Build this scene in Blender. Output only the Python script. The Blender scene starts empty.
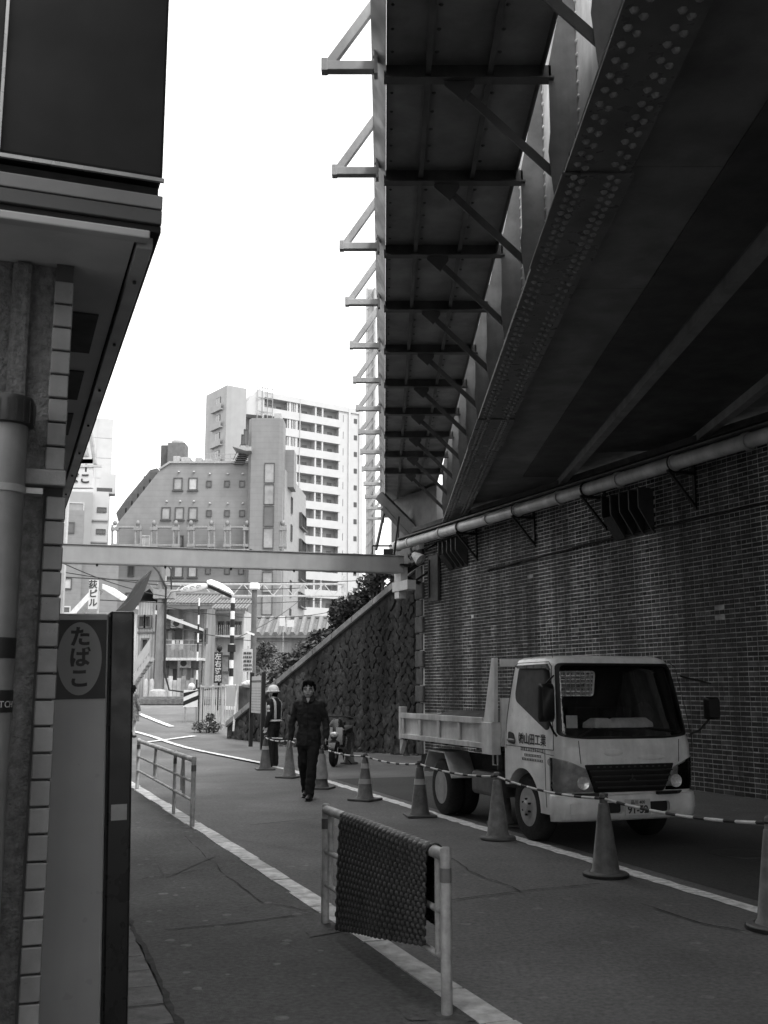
import bpy, bmesh, math, random
from mathutils import Vector, Matrix, noise
random.seed(7)
R = math.radians
scene = bpy.context.scene
COL = scene.collection

# ---------------------------------------------------------------- camera
F, CXP, CYP, EYE = 1050.0, 384.0, 512.0, 1.6
TH = math.atan(178 / F)
cam = bpy.data.cameras.new('camera'); cam_o = bpy.data.objects.new('camera', cam); COL.objects.link(cam_o)
cam.sensor_fit = 'VERTICAL'; cam.sensor_height = 36; cam.lens = 36 * F / 1024
cam.clip_start = .05; cam.clip_end = 3000
cam_o.location = (0, 0, EYE); cam_o.rotation_euler = (math.pi / 2 + TH, 0, 0)
cam.dof.use_dof = True; cam.dof.focus_distance = 14; cam.dof.aperture_fstop = 9
scene.camera = cam_o

# ---------------------------------------------------------------- overcast sky, veiled sun, exposure
SUN_EL, SUN_AZ = R(55), R(140)        # high behind cloud, from behind the camera and to the right
world = bpy.data.worlds.new('World'); scene.world = world; world.use_nodes = True
wn = world.node_tree; wn.nodes.clear()
sky = wn.nodes.new('ShaderNodeTexSky'); sky.sky_type = 'NISHITA'; sky.sun_disc = False
sky.sun_elevation = SUN_EL; sky.sun_rotation = SUN_AZ; sky.dust_density = 4; sky.air_density = 1; sky.altitude = 20
bw = wn.nodes.new('ShaderNodeRGBToBW')
mixc = wn.nodes.new('ShaderNodeMix'); mixc.data_type = 'RGBA'; mixc.inputs[0].default_value = .62
mixc.inputs[7].default_value = (15, 15, 15, 1)      # even cloud veil
bg = wn.nodes.new('ShaderNodeBackground'); bg.inputs[1].default_value = .12
wo = wn.nodes.new('ShaderNodeOutputWorld')
wn.links.new(sky.outputs[0], bw.inputs[0]); wn.links.new(bw.outputs[0], mixc.inputs[6])
wn.links.new(mixc.outputs[2], bg.inputs[0]); wn.links.new(bg.outputs[0], wo.inputs[0])
sun = bpy.data.lights.new('sun', 'SUN'); sun.energy = 1.4; sun.angle = R(14); sun.color = (1, 1, 1)
sun_o = bpy.data.objects.new('sun', sun); COL.objects.link(sun_o)
sd = Vector((math.sin(SUN_AZ) * math.cos(SUN_EL), math.cos(SUN_AZ) * math.cos(SUN_EL), math.sin(SUN_EL)))   # towards the sun
sun_o.rotation_euler = sd.to_track_quat('Z', 'Y').to_euler()
scene.view_settings.view_transform = 'Standard'; scene.view_settings.look = 'None'
scene.view_settings.exposure = 0.72; scene.view_settings.gamma = 1
scene.cycles.use_denoising = True; scene.cycles.max_bounces = 6; scene.cycles.diffuse_bounces = 4

# ---------------------------------------------------------------- survey helpers (photo measurements to metres)
CT, ST = math.cos(TH), math.sin(TH)
def ray(px, py):
    x = (px - CXP) / F; y = (CYP - py) / F
    return Vector((x, CT - y * ST, ST + y * CT))
def P(px, py, Y):
    r = ray(px, py); t = Y / r.y
    return Vector((r.x * t, Y, EYE + r.z * t))
def gz(Y):
    t = min(1, max(0, (Y - 28) / 24)); return 1.2 * t * t * (3 - 2 * t)
def GT(px, py, z=None):
    r = ray(px, py)
    if z is not None:
        t = (z - EYE) / r.z; return Vector((r.x * t, r.y * t, z))
    Y = 2.0
    while Y < 140:
        p = P(px, py, Y)
        if p.z <= gz(Y): return p
        Y += .02
    return P(px, py, 60)

# ---------------------------------------------------------------- materials (the photograph is black and white)
MATS = {}
def M(name, v=.5, rough=.7, var=.25, scale=6.0, bump=.0, bscale=60.0, metal=0.0, streak=0.0, spec=.4, lines=None, big=0.0, coat=0.0, sscale=2.2, rnd=0.0, spots=None, wash=0.0):
    if name in MATS: return MATS[name]
    m = bpy.data.materials.new(name); m.use_nodes = True
    nt = m.node_tree; N = nt.nodes; L = nt.links
    b = N['Principled BSDF']
    geo = N.new('ShaderNodeNewGeometry')
    def noisen(sc, det=6, stretch=None):
        n = N.new('ShaderNodeTexNoise'); n.inputs['Scale'].default_value = sc; n.inputs['Detail'].default_value = det
        n.inputs['Roughness'].default_value = .62
        if stretch:
            mp = N.new('ShaderNodeMapping'); mp.inputs['Scale'].default_value = stretch
            L.new(geo.outputs['Position'], mp.inputs[0]); L.new(mp.outputs[0], n.inputs['Vector'])
        else: L.new(geo.outputs['Position'], n.inputs['Vector'])
        return n
    def rng(src, a, c, lo=.3, hi=.7):
        r = N.new('ShaderNodeMapRange'); r.inputs[1].default_value = lo; r.inputs[2].default_value = hi
        r.inputs[3].default_value = a; r.inputs[4].default_value = c
        L.new(src, r.inputs[0]); return r.outputs[0]
    def mul(a, c):
        x = N.new('ShaderNodeMath'); x.operation = 'MULTIPLY'
        L.new(a, x.inputs[0])
        if isinstance(c, float): x.inputs[1].default_value = c
        else: L.new(c, x.inputs[1])
        return x.outputs[0]
    o = rng(noisen(scale).outputs[0], v * (1 - var), v * (1 + var))
    if big: o = mul(o, rng(noisen(.45, 4).outputs[0], 1 - big, 1 + big))
    if streak: o = mul(o, rng(noisen(sscale, 5, (1, 1, .07)).outputs[0], 1 - streak, 1 + streak * .35, .35, .62))
    if wash: o = mul(o, rng(noisen(.7, 4, (1, 1, .05)).outputs[0], 1 - wash, 1 + wash * .6, .36, .64))
    if rnd:
        oi = N.new('ShaderNodeObjectInfo'); o = mul(o, rng(oi.outputs['Random'], 1 - rnd, 1 + rnd, 0, 1))
    if spots:
        vo = N.new('ShaderNodeTexVoronoi'); vo.inputs['Scale'].default_value = spots[0]; L.new(geo.outputs['Position'], vo.inputs['Vector'])
        sc_ = N.new('ShaderNodeSeparateColor'); L.new(vo.outputs['Color'], sc_.inputs[0])
        dd = N.new('ShaderNodeMath'); dd.operation = 'SUBTRACT'; L.new(rng(sc_.outputs[0], 0, .34, .72, 1.0), dd.inputs[0]); L.new(vo.outputs['Distance'], dd.inputs[1])
        o = mul(o, rng(dd.outputs[0], 1.0, 1 + spots[1], 0, .03))
    if lines:
        sep = N.new('ShaderNodeSeparateXYZ'); L.new(geo.outputs['Position'], sep.inputs[0])
        md = N.new('ShaderNodeMath'); md.operation = 'PINGPONG'; md.inputs[1].default_value = lines[0] / 2; L.new(sep.outputs[2], md.inputs[0])
        o = mul(o, rng(md.outputs[0], 1 - lines[1], 1.0, 0, lines[0] * .12))
    cmb = N.new('ShaderNodeCombineColor')
    for i in range(3): L.new(o, cmb.inputs[i])
    L.new(cmb.outputs[0], b.inputs['Base Color'])
    rr = rng(noisen(scale * 1.7, 3).outputs[0], max(0, rough - .1), min(1, rough + .1)); L.new(rr, b.inputs['Roughness'])
    b.inputs['Metallic'].default_value = metal; b.inputs['Specular IOR Level'].default_value = spec
    if coat: b.inputs['Coat Weight'].default_value = coat; b.inputs['Coat Roughness'].default_value = .12
    if bump:
        bn = N.new('ShaderNodeBump'); bn.inputs['Strength'].default_value = 1; bn.inputs['Distance'].default_value = bump
        L.new(noisen(bscale, 5).outputs[0], bn.inputs['Height']); L.new(bn.outputs[0], b.inputs['Normal'])
    MATS[name] = m
    return m
def glass(name, tint=.6, rough=.02, trans=.75):
    """thin pane: part clear, part mirror by Fresnel"""
    m = bpy.data.materials.new(name); m.use_nodes = True; N = m.node_tree.nodes; L = m.node_tree.links
    N.remove(N['Principled BSDF'])
    tr = N.new('ShaderNodeBsdfTransparent'); tr.inputs[0].default_value = (tint, tint, tint, 1)
    gl = N.new('ShaderNodeBsdfGlossy'); gl.inputs[0].default_value = (.9, .9, .9, 1); gl.inputs['Roughness'].default_value = rough
    fr = N.new('ShaderNodeFresnel'); fr.inputs[0].default_value = 1.5
    mx = N.new('ShaderNodeMixShader')
    L.new(fr.outputs[0], mx.inputs[0]); L.new(tr.outputs[0], mx.inputs[1]); L.new(gl.outputs[0], mx.inputs[2])
    L.new(mx.outputs[0], N['Material Output'].inputs[0]); MATS[name] = m
    return m

# ---------------------------------------------------------------- mesh builder
class MB:
    def __init__(s): s.v = []; s.f = []; s.m = []
    def add(s, vs, fs, mi=0):
        o = len(s.v); s.v += [tuple(x) for x in vs]
        for f in fs: s.f.append([i + o for i in f]); s.m.append(mi)
        return s
    def box(s, x0, x1, y0, y1, z0, z1, mi=0, mat=None):
        vs = [Vector((x, y, z)) for z in (z0, z1) for y in (y0, y1) for x in (x0, x1)]
        if mat: vs = [mat @ q for q in vs]
        return s.add(vs, [(0, 2, 3, 1), (4, 5, 7, 6), (0, 1, 5, 4), (2, 6, 7, 3), (0, 4, 6, 2), (1, 3, 7, 5)], mi)
    def bar(s, p, q, w, h, mi=0, up=(0, 0, 1)):
        """box of section w x h from p to q"""
        p, q = Vector(p), Vector(q); d = (q - p).normalized(); up = Vector(up)
        sx = d.cross(up)
        if sx.length < 1e-4: sx = d.cross(Vector((1, 0, 0)))
        sx.normalize(); u = sx.cross(d)
        vs = [e + sx * (a * w / 2) + u * (c * h / 2) for e in (p, q) for a, c in ((-1, -1), (1, -1), (1, 1), (-1, 1))]
        return s.add(vs, [(0, 1, 2, 3), (7, 6, 5, 4), (0, 4, 5, 1), (1, 5, 6, 2), (2, 6, 7, 3), (3, 7, 4, 0)], mi)
    def prism(s, pts, d, mi=0):
        """planar polygon extruded by d"""
        n = len(pts); d = Vector(d); a = [Vector(p) for p in pts]
        fs = [list(range(n))[::-1], list(range(n, 2 * n))] + [(i, (i + 1) % n, n + (i + 1) % n, n + i) for i in range(n)]
        return s.add(a + [p + d for p in a], fs, mi)
    def loft(s, rings, cap=True, mi=0, closed=False):
        n = len(rings[0]); vs = [p for r in rings for p in r]; fs = []
        k = len(rings)
        for j in range(k if closed else k - 1):
            for i in range(n):
                a = j * n; c = ((j + 1) % k) * n
                fs.append((a + i, a + (i + 1) % n, c + (i + 1) % n, c + i))
        if cap and not closed: fs += [list(range(n))[::-1], [(k - 1) * n + i for i in range(n)]]
        return s.add(vs, fs, mi)
    def tube(s, pts, r, n=8, mi=0, cap=True):
        pts = [Vector(p) for p in pts]; rings = []; prev = None
        for i, p in enumerate(pts):
            d = (pts[min(i + 1, len(pts) - 1)] - pts[max(i - 1, 0)]).normalized()
            if prev is None:
                u = d.cross(Vector((0, 0, 1)))
                if u.length < 1e-3: u = d.cross(Vector((0, 1, 0)))
            else: u = prev - d * prev.dot(d)
            u.normalize(); prev = u; w = d.cross(u); rr = r[i] if isinstance(r, (list, tuple)) else r
            rings.append([p + u * (rr * math.cos(2 * math.pi * k / n)) + w * (rr * math.sin(2 * math.pi * k / n)) for k in range(n)])
        return s.loft(rings, cap, mi)
    def lathe(s, prof, n=20, c=(0, 0, 0), mi=0, axis='z'):
        c = Vector(c)
        def pt(r, h, a):
            x, y = r * math.cos(a), r * math.sin(a)
            return c + Vector({'z': (x, y, h), 'y': (x, h, -y), 'x': (h, x, y)}[axis])
        return s.loft([[pt(r, h, 2 * math.pi * k / n) for k in range(n)] for r, h in prof], True, mi)
    def ball(s, c, rx, ry=None, rz=None, n=12, mi=0):
        ry = ry or rx; rz = rz or rx; c = Vector(c)
        rings = []
        for j in range(1, n // 2 + 1):
            t = math.pi * (j - .5) / (n // 2) - math.pi / 2
            rings.append([c + Vector((rx * math.cos(t) * math.cos(2 * math.pi * k / n), ry * math.cos(t) * math.sin(2 * math.pi * k / n), rz * math.sin(t))) for k in range(n)])
        return s.loft(rings, True, mi)
    def mesh(s, name, mats, smooth=None):
        me = bpy.data.meshes.new(name); me.from_pydata(s.v, [], s.f)
        for m in (mats if isinstance(mats, (list, tuple)) else [mats]): me.materials.append(m)
        if any(s.m): me.polygons.foreach_set('material_index', s.m)
        if smooth:
            me.polygons.foreach_set('use_smooth', [True] * len(me.polygons)); me.set_sharp_from_angle(angle=R(smooth))
        me.update(); return me
    def build(s, name, mats, parent=None, smooth=None, bevel=0, loc=None, rz=0, seg=2):
        o = bpy.data.objects.new(name, s.mesh(name, mats, smooth)); COL.objects.link(o)
        if parent: o.parent = parent
        if loc is not None: o.location = loc
        o.rotation_euler.z = rz
        if bevel:
            b = o.modifiers.new('bevel', 'BEVEL'); b.width = bevel; b.segments = seg; b.limit_method = 'ANGLE'; b.angle_limit = R(40)
        return o
def inst(name, mesh, parent, loc, rz=0, scale=None):
    o = bpy.data.objects.new(name, mesh); COL.objects.link(o); o.parent = parent; o.location = loc; o.rotation_euler.z = rz
    if scale: o.scale = scale
    return o
def thing(name, label, cat, loc=(0, 0, 0), rz=0, group=None):
    o = bpy.data.objects.new(name, None); COL.objects.link(o); o.location = loc; o.rotation_euler.z = rz
    o.empty_display_size = .1; o['label'] = label; o['category'] = cat
    if group: o['group'] = group
    return o
def tag(o, label, cat, group=None):
    o['label'] = label; o['category'] = cat
    if group: o['group'] = group
    return o
def struct(o, label=None): o['kind'] = 'structure'; (label and o.__setitem__('label', label)); return o
def stuff(o): o['kind'] = 'stuff'; return o
def copy_tree(o, parent=None):
    c = o.copy(); COL.objects.link(c); c.parent = parent
    for ch in list(o.children): copy_tree(ch, c)
    return c
def evaluated(o, name):
    """bake an object's modifiers into a fresh mesh and drop the source"""
    dg = bpy.context.evaluated_depsgraph_get(); dg.update()
    me = bpy.data.meshes.new_from_object(o.evaluated_get(dg)); me.name = name
    bpy.data.objects.remove(o); return me
def text(s, size, mat, parent, mw, name='lettering', depth=.002, bold=0.0, spacing=1.0, align='CENTER'):
    c = bpy.data.curves.new(name, 'FONT'); c.body = s; c.size = size; c.extrude = depth; c.offset = bold
    c.align_x = align; c.align_y = 'CENTER'; c.space_character = spacing; c.resolution_u = 3
    o = bpy.data.objects.new(name, c); COL.objects.link(o)
    me = evaluated(o, name); me.materials.clear(); me.materials.append(mat)
    o = bpy.data.objects.new(name, me); COL.objects.link(o); o.parent = parent; o.matrix_local = mw
    return o
def frame_m(o, ex, ez):
    """matrix whose text x runs along ex and text up along ez"""
    ex = Vector(ex).normalized(); ez = Vector(ez).normalized(); n = ex.cross(ez)
    return Matrix(((ex.x, ez.x, n.x, o[0]), (ex.y, ez.y, n.y, o[1]), (ex.z, ez.z, n.z, o[2]), (0, 0, 0, 1)))

# palette
asphalt = M('asphalt', .135, .8, .34, 30, .006, 150, big=.34, wash=0.0, spots=(7, .35))
asphalt_path = M('asphalt_path', .085, .82, .36, 30, .006, 130, big=.42, spots=(8, .9))
paint = M('road_paint', .75, .7, .42, 14, .001, 80, big=.12)
stone_paint = M('painted_kerb_stone', .6, .7, .4, 9, .003, 60, rnd=.22, big=.15)
dark = M('black', .012, .6, .3, 8)
rubber = M('rubber', .02, .75, .3, 20)
steel = M('painted_steel', .34, .5, .12, 4, streak=.12)
steel_dark = M('dark_steel', .11, .55, .25, 3, .0015, 20, streak=.25)
steel_web_lit = M('web_steel_lit', .72, .5, .2, 4, streak=.3)  # pale tone puts the sky light on the web into its colour
galv = M('galvanised', .42, .4, .15, 10, metal=.35, streak=.15)
concrete = M('concrete', .38, .85, .2, 6, .004, 40, streak=.25)
white = M('white_paint', .72, .4, .06, 5)
# ================================================================= GROUND, ROAD, MARKINGS
def sheet(name, pts, mat, dz, step=.4, parent=None):
    """a ribbon over the terrain between two edge polylines pts = [(left, right), ...]"""
    mb = MB(); rows = []
    for (a, c), (e, g) in zip(pts[:-1], pts[1:]):
        a, c, e, g = (Vector(q[:2]) for q in (a, c, e, g))
        n = max(1, int((e - a).length / step))
        for i in range(n): rows.append((a.lerp(e, i / n), c.lerp(g, i / n)))
    rows.append(tuple(Vector(q[:2]) for q in pts[-1]))
    vs = []; 
    for l, r in rows: vs += [(l.x, l.y, gz(l.y) + dz), (r.x, r.y, gz(r.y) + dz)]
    mb.add(vs, [(2 * i, 2 * i + 1, 2 * i + 3, 2 * i + 2) for i in range(len(rows) - 1)])
    return mb.build(name, mat, parent)
mb = MB()
ys = [-60, -20] + [i for i in range(0, 26)] + [26 + i * .5 for i in range(56)] + [56, 60, 70, 90, 120, 200, 400, 900, 1800]
xs = [-900, -300, -80, -30, -12, -6, 0, 6, 12, 30, 80, 300, 900]
mb.add([(x, y, gz(y)) for y in ys for x in xs],
       [(j * len(xs) + i, j * len(xs) + i + 1, (j + 1) * len(xs) + i + 1, (j + 1) * len(xs) + i) for j in range(len(ys) - 1) for i in range(len(xs) - 1)])
struct(mb.build('ground', M('earth', .17, .9, .35, 3, .01, 20, big=.3)))
ROAD = [(1.75, 2.2), (.56, 5.44), (-1.28, 10.42), (-3.95, 17.5), (-7.2, 26), (-11.5, 36), (-19, 52)]   # left edge = kerb stone line
road = struct(sheet('road', [(p, (p[0] + w, p[1] + .36 * w)) for p, w in zip([(4.6, -8)] + ROAD, (9, 9, 9, 9.6, 8.6, 6.3, 7.5, 9))], asphalt, .004))
path = struct(sheet('pavement', [((p[0] - 2.6, p[1] - 1.0), (p[0] + .02, p[1])) for p in [(4.6, -8)] + ROAD], asphalt_path, .008))

# flush kerb stones, painted white, along the pavement edge
kerb = struct(bpy.data.objects.new('kerb_line', None)); COL.objects.link(kerb)
smesh = MB().box(-.085, .085, -.288, .288, -.06, .012).mesh('kerb_stone', stone_paint)
dpath = []
for a, c in zip(ROAD[:-1], ROAD[1:]):
    a, c = Vector(a), Vector(c); n = max(1, round((c - a).length / .6))
    for i in range(n): dpath.append((a.lerp(c, (i + .5) / n), math.atan2((c - a).y, (c - a).x) - math.pi / 2))
for q, az in dpath:
    if 2.4 < q.y < 40: inst('kerb_stone', smesh, kerb, (q.x + random.uniform(-.012, .012), q.y, gz(q.y) + .004 + random.uniform(-.004, .004)), az + random.uniform(-.02, .02), (random.uniform(.9, 1.08), 1, 1))

def stripe(name, pts, w, mat=paint, dz=.009, rough=.018):
    """painted stripe with a slightly worn, uneven edge"""
    pts = [Vector(p[:2]) for p in pts]; rows = []
    for a, c in zip(pts[:-1], pts[1:]):
        d = (c - a).normalized(); n = Vector((-d.y, d.x)); k = max(2, int((c - a).length / .12))
        for i in range(k + (c is pts[-1])):
            q = a.lerp(c, i / k); rows.append((q + n * (w / 2 + random.uniform(-rough, rough)), q - n * (w / 2 + random.uniform(-rough, rough))))
    vs = []
    for l, r in rows: vs += [(l.x, l.y, gz(l.y) + dz + (.03 if l.y > 23 else 0)), (r.x, r.y, gz(r.y) + dz + (.03 if r.y > 23 else 0))]
    mb = MB().add(vs, [(2 * i + 1, 2 * i, 2 * i + 2, 2 * i + 3) for i in range(len(rows) - 1)])
    return struct(mb.build(name, mat))
stripe('road_marking', [(4.4, 3.2), (2.74, 8.1), (.69, 14.06), (-1.9, 21.82), GT(155.4, 738.5), GT(138.5, 733.5), (-12.5, 41)], .16)
stripe('road_marking', [GT(143.5, 743.6), GT(194, 737)], .2)
stripe('road_marking', [GT(130, 711), GT(143.5, 716.5), GT(171.5, 727.5)], .2)
seam_m = M('bitumen_seam', .02, .9)
for pts in ([(165, 932), (240, 925), (320, 914)], [(450, 902), (520, 893), (600, 885)], [(250, 826), (330, 818)], [(640, 905), (700, 925), (768, 938)]):
    o = stripe('road_seam', [GT(*q) for q in pts], .014, seam_m, .0135, .005); o.name = 'seam'; o.parent = road
# trench repairs and long cracks
def patch(pts, mat, dz):
    q = [GT(*p) for p in pts]; n = len(q); vs = []
    for a, c in zip(q, q[1:] + q[:1]):
        for k in range(8): p = a.lerp(c, k / 8); vs.append((p.x + random.uniform(-.012, .012), p.y + random.uniform(-.012, .012), gz(p.y) + dz))
    o = MB().add(vs, [list(range(len(vs)))[::-1]]).build('asphalt_repair', mat, road); return o
rep1 = M('repair_dark', .1, .85, .35, 30, .006, 150, big=.3); rep2 = M('repair_pale', .15, .85, .35, 30, .006, 150, big=.3)
patch([(300, 920), (338, 915), (352, 932), (310, 940)], rep1, .0125); patch([(395, 1010), (470, 1000), (500, 1024), (410, 1024)], rep1, .0125)
patch([(215, 835), (262, 820), (440, 850), (400, 872)], rep2, .0055)
patch([(150, 850), (186, 838), (215, 858), (165, 880)], rep1, .0125)
for pts in ([(440, 850), (470, 872), (520, 893)], [(186, 838), (230, 880), (262, 905), (320, 914)], [(140, 880), (200, 872), (228, 868)], [(350, 830), (352, 845), (372, 868), (380, 890)]):
    fine = []
    for a, c in zip(pts[:-1], pts[1:]):
        for k in range(6): t = k / 6; fine.append((a[0] + (c[0] - a[0]) * t + random.uniform(-2.5, 2.5), a[1] + (c[1] - a[1]) * t + random.uniform(-1.2, 1.2)))
    o = stripe('crack', [GT(*q) for q in fine + [pts[-1]]], .008, seam_m, .0145, .004); o.name = 'crack'; o.parent = road
# a darker relaid strip along the wall side of the white line
struct(sheet('asphalt_patch', [((4.9, 2), (10, 4)), ((2.95, 8.2), (6.6, 9.5)), ((.9, 14.1), (3.2, 15)), ((-.9, 19.6), (1.2, 20.4))], M('asphalt_relaid', .055, .85, .25, 26, .004, 150, big=.2), .0065))
o = MB().lathe([(.0, .0), (.3, 0), (.3, .012), (.0, .012)], 24).build('manhole_cover', M('cast_iron', .05, .6, .3, 30), None, 40, loc=(*GT(742, 855)[:2], .006)); tag(o, 'round iron manhole cover in the asphalt right of the truck', 'manhole')
# slab strip along the shop front
struct(sheet('shop_step', [((-1.55, 2.1), (.02, 2.62)), ((-2.62, 5.0), (-1.05, 5.5)), ((-3.4, 7.2), (-1.8, 7.7)), ((-6.6, 17.0), (-5.1, 17.6))], M('step_concrete', .16, .85, .3, 10, .006, 50, big=.3), .03))
stripe('gutter_seam', [(.04, 2.62), (-1.03, 5.5), (-1.78, 7.7), (-5.08, 17.6)], .03, M('gutter_dirt', .04, .95, .5, 20), .034, .016)
for k in range(9):
    t = k / 9; a = Vector((-.75, 4.7)).lerp(Vector((-1.8, 7.6)), t); stripe('slab_joint', [a, a + Vector((-1.2, -.42))], .012, seam_m, .035, .004)

# ================================================================= BRICK ABUTMENT
W0 = Vector((.9, 26.78)); wd = Vector((.4015, -.9159)); wnorm = Vector((-.9159, -.4015))
WRZ = math.atan2(wd.y, wd.x)          # local x runs along the wall towards the camera, local -y faces the road
abut = thing('brick_abutment', 'long dark red brick railway abutment wall behind the truck', 'wall', (W0.x, W0.y, 0), WRZ)
mortar = M('mortar', .64, .9, .4, 9, .003, 60, wash=.55, streak=.6, sscale=1.3, big=.25)
brick_m = M('brick', .078, .85, .5, 9, .003, 70, rnd=.35, wash=.5, streak=.55, sscale=1.3, big=.3)
WALL_H = 5.62
MB().box(0, 45, .003, 3.5, -.3, WALL_H).build('wall_core', mortar, abut)
stretch = MB().box(-.105, .105, 0, .03, -.0305, .0305).mesh('brick', brick_m)
header = MB().box(-.049, .049, 0, .03, -.0305, .0305).mesh('brick', brick_m)
cand = []
nrow = int(5.5 / .075)
for j in range(nrow):
    z = .04 + j * .075
    head = j % 2; step = .113 if head else .226
    k = 0; s = .34 + (.0565 if not head else 0)
    while s < 15.5:
        if not (8.44 < s < 9.48 and 4.34 < z < 5.05): cand.append((s, z, head))
        s += step
def seen(s, z):
    # between the cab's right edge and the frame's, above the parked truck
    return 8.9 < s < 11.5 and z > 1.9
vis = sorted([c for c in cand if seen(c[0], c[1]) and not c[2]], key=lambda c: -c[0])[:300]
vset = set(vis); rest = MB()
for s, z, h in cand:
    y = -random.uniform(.0005, .005); w = (.049 if h else .105) * random.uniform(.97, 1.02); zz = z + random.uniform(-.002, .002)
    if random.random() < .0012: continue          # spalled or missing
    if (s, z, h) in vset: inst('brick', header if h else stretch, abut, (s, y, zz), random.uniform(-.01, .01))
    else:
        t = .0305 * random.uniform(.94, 1.04)
        rest.add([(s + a * w, y, zz + c * t) for a, c in ((-1, -1), (1, -1), (1, 1), (-1, 1))] + [(s + a * w, .02, zz + c * t) for a, c in ((-1, -1), (1, -1), (1, 1), (-1, 1))],
                 [(0, 1, 2, 3), (0, 4, 5, 1), (1, 5, 6, 2), (2, 6, 7, 3), (3, 7, 4, 0)], random.choice((0, 0, 0, 0, 0, 0, 1, 1, 2)))
stuff(rest.build('brickwork', [brick_m, M('brick_burnt', .03, .85, .5, 9, .003, 70, wash=.4, streak=.4, sscale=1.3), M('brick_pale', .12, .85, .5, 9, .003, 70, wash=.5, streak=.55, sscale=1.3)], abut))
# stone quoins at the far end, long and short by turns
quoin_m = M('quoin_stone', .10, .9, .35, 6, .012, 18, streak=.3)
for j in range(12):
    z0 = .0 + j * .43; w = .30 if j % 2 else .2
    MB().box(-.16, w, -.07 if j % 2 else -.035, .3, z0 + .012, z0 + .418).build('quoin', quoin_m, abut, None, .03)
# bearing shelf on top and ballast retaining strip
MB().box(-.2, 45, -.12, 3.5, WALL_H, WALL_H + .12).build('coping', M('dark_concrete', .09, .9, .3, 5), abut, None, .01)

# unseen wall added behind the viewpoint to keep light out from under the bridge
opp = thing('light_blocking_wall', 'unseen plain brick wall added behind the viewpoint to block light', 'wall', (-1.9, -1.6, 0), WRZ)
MB().box(0, 40, -1.2, 0, -.2, WALL_H).build('wall_core', brick_m, opp)
# ================================================================= STONE RETAINING WALL running down from the abutment
SW0 = Vector((.86, 26.98)); sdv = Vector((-math.sin(R(44)), math.cos(R(44)))); SL = 8.2
SRZ = math.atan2(sdv.y, sdv.x)        # local x runs away from the abutment; local +y faces the road
def stop(s): return 4.72 - 3.9 * s / 7.6
retain = thing('stone_retaining_wall', 'sloping rubble stone retaining wall descending from the brick abutment', 'wall', (SW0.x, SW0.y, 0), SRZ)
stone_m = M('rubble_stone', .075, .9, .55, 9, .014, 26, wash=.4, streak=.6, rnd=.3, big=.25)
core = MB().prism([(0, -.03, -.4), (SL, -.03, -.4), (SL, -.03, max(.2, stop(SL))), (0, -.03, stop(0))], (0, -2.4, 0))
core.build('wall_core', M('rubble_joint', .05, .95, .4, 8, .01, 30, streak=.3), retain)
# pitched squared stones set on the diagonal, each its own block
D = .25; cnt = 0; random.seed(3); extra = MB()
i = 0
for r_ in range(0, 40):
    z = r_ * D * .56
    for c_ in range(0, 46):
        s = c_ * D * .86 + (D * .43 if r_ % 2 else 0)
        if s < .12 or s > SL - .1 or z > stop(s) - .28: continue
        hw, hh = D * .47 * random.uniform(.75, 1.15), D * .58 * random.uniform(.75, 1.15)
        jt = [random.uniform(-.03, .03) for _ in range(8)]; out = random.uniform(.006, .034)
        pl = [(hw * .95 + jt[0], .02 + jt[1]), (hw * .25 + jt[2], hh), (-hw * .35 + jt[3], hh * .8), (-hw, jt[4]), (-hw * .3 + jt[5], -hh), (hw * .4 + jt[6], -hh * .85)]
        s += random.uniform(-.05, .05); z_ = z + random.uniform(-.05, .05); ang = random.uniform(-.6, .6); ca, sa = math.cos(ang), math.sin(ang)
        pl = [(x * ca - y * sa, x * sa + y * ca) for x, y in pl]
        vs = [(x, -.05, y) for x, y in pl] + [(x * .93, out * .6, y * .93) for x, y in pl] + [(x * .6 + random.uniform(-.02, .02), out, y * .6) for x, y in pl]
        n = 6; fs = [(a, (a + 1) % n, n + (a + 1) % n, n + a) for a in range(n)] + [(n + a, n + (a + 1) % n, 2 * n + (a + 1) % n, 2 * n + a) for a in range(n)] + [list(range(2 * n, 3 * n))]
        if cnt < 300:
            MB().add(vs, fs).build('stone', stone_m, retain, loc=(s, 0, z_)); cnt += 1
        else: extra.add([(x + s, y, q + z_) for x, y, q in vs], fs)
if extra.v: stuff(extra.build('stonework', stone_m, retain))
for k in range(10):
    a, c = k * .82, (k + 1) * .82 - .02
    MB().prism([(a, .06, stop(a) - .05), (c, .06, stop(c) - .05), (c, .06, stop(c) + .12), (a, .06, stop(a) + .12)], (0, -.42, 0)).build('coping_stone', M('coping_concrete', .30, .85, .3, 6, .004, 40, streak=.3), retain, None, .012)
o = MB()
for k in range(70):
    s = random.uniform(-.3, 6); q = Vector((SW0.x, SW0.y)) + sdv * s + Vector((-.72, -.69)) * random.uniform(.08, .5)
    o.ball((q.x, q.y, gz(q.y) + .01), random.uniform(.02, .1), random.uniform(.02, .08), random.uniform(.015, .06), 6)
stuff(tag(o.build('rubble', stone_m), 'loose rubble and dirt at the foot of the stone wall', 'rubble'))
# the bank of earth retained behind both walls
emb = MB()
a0 = SW0 - sdv * .0; nb = Vector((.69, .72))
prof = [(0, stop(0) - .1), (2.5, stop(2.5) - .1), (5, stop(5) - .1), (8.2, .5)]
rows = []
for s, z in prof:
    b_ = SW0 + sdv * s
    rows.append([(b_.x + nb.x * t, b_.y + nb.y * t, zz) for t, zz in ((.5, -.3), (.5, z), (3, z + .35), (9, z + .2), (30, z), (30, -.3))])
emb.loft(rows)
struct(emb.build('embankment', M('bank_soil', .07, .95, .4, 4, .02, 12)))
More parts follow.
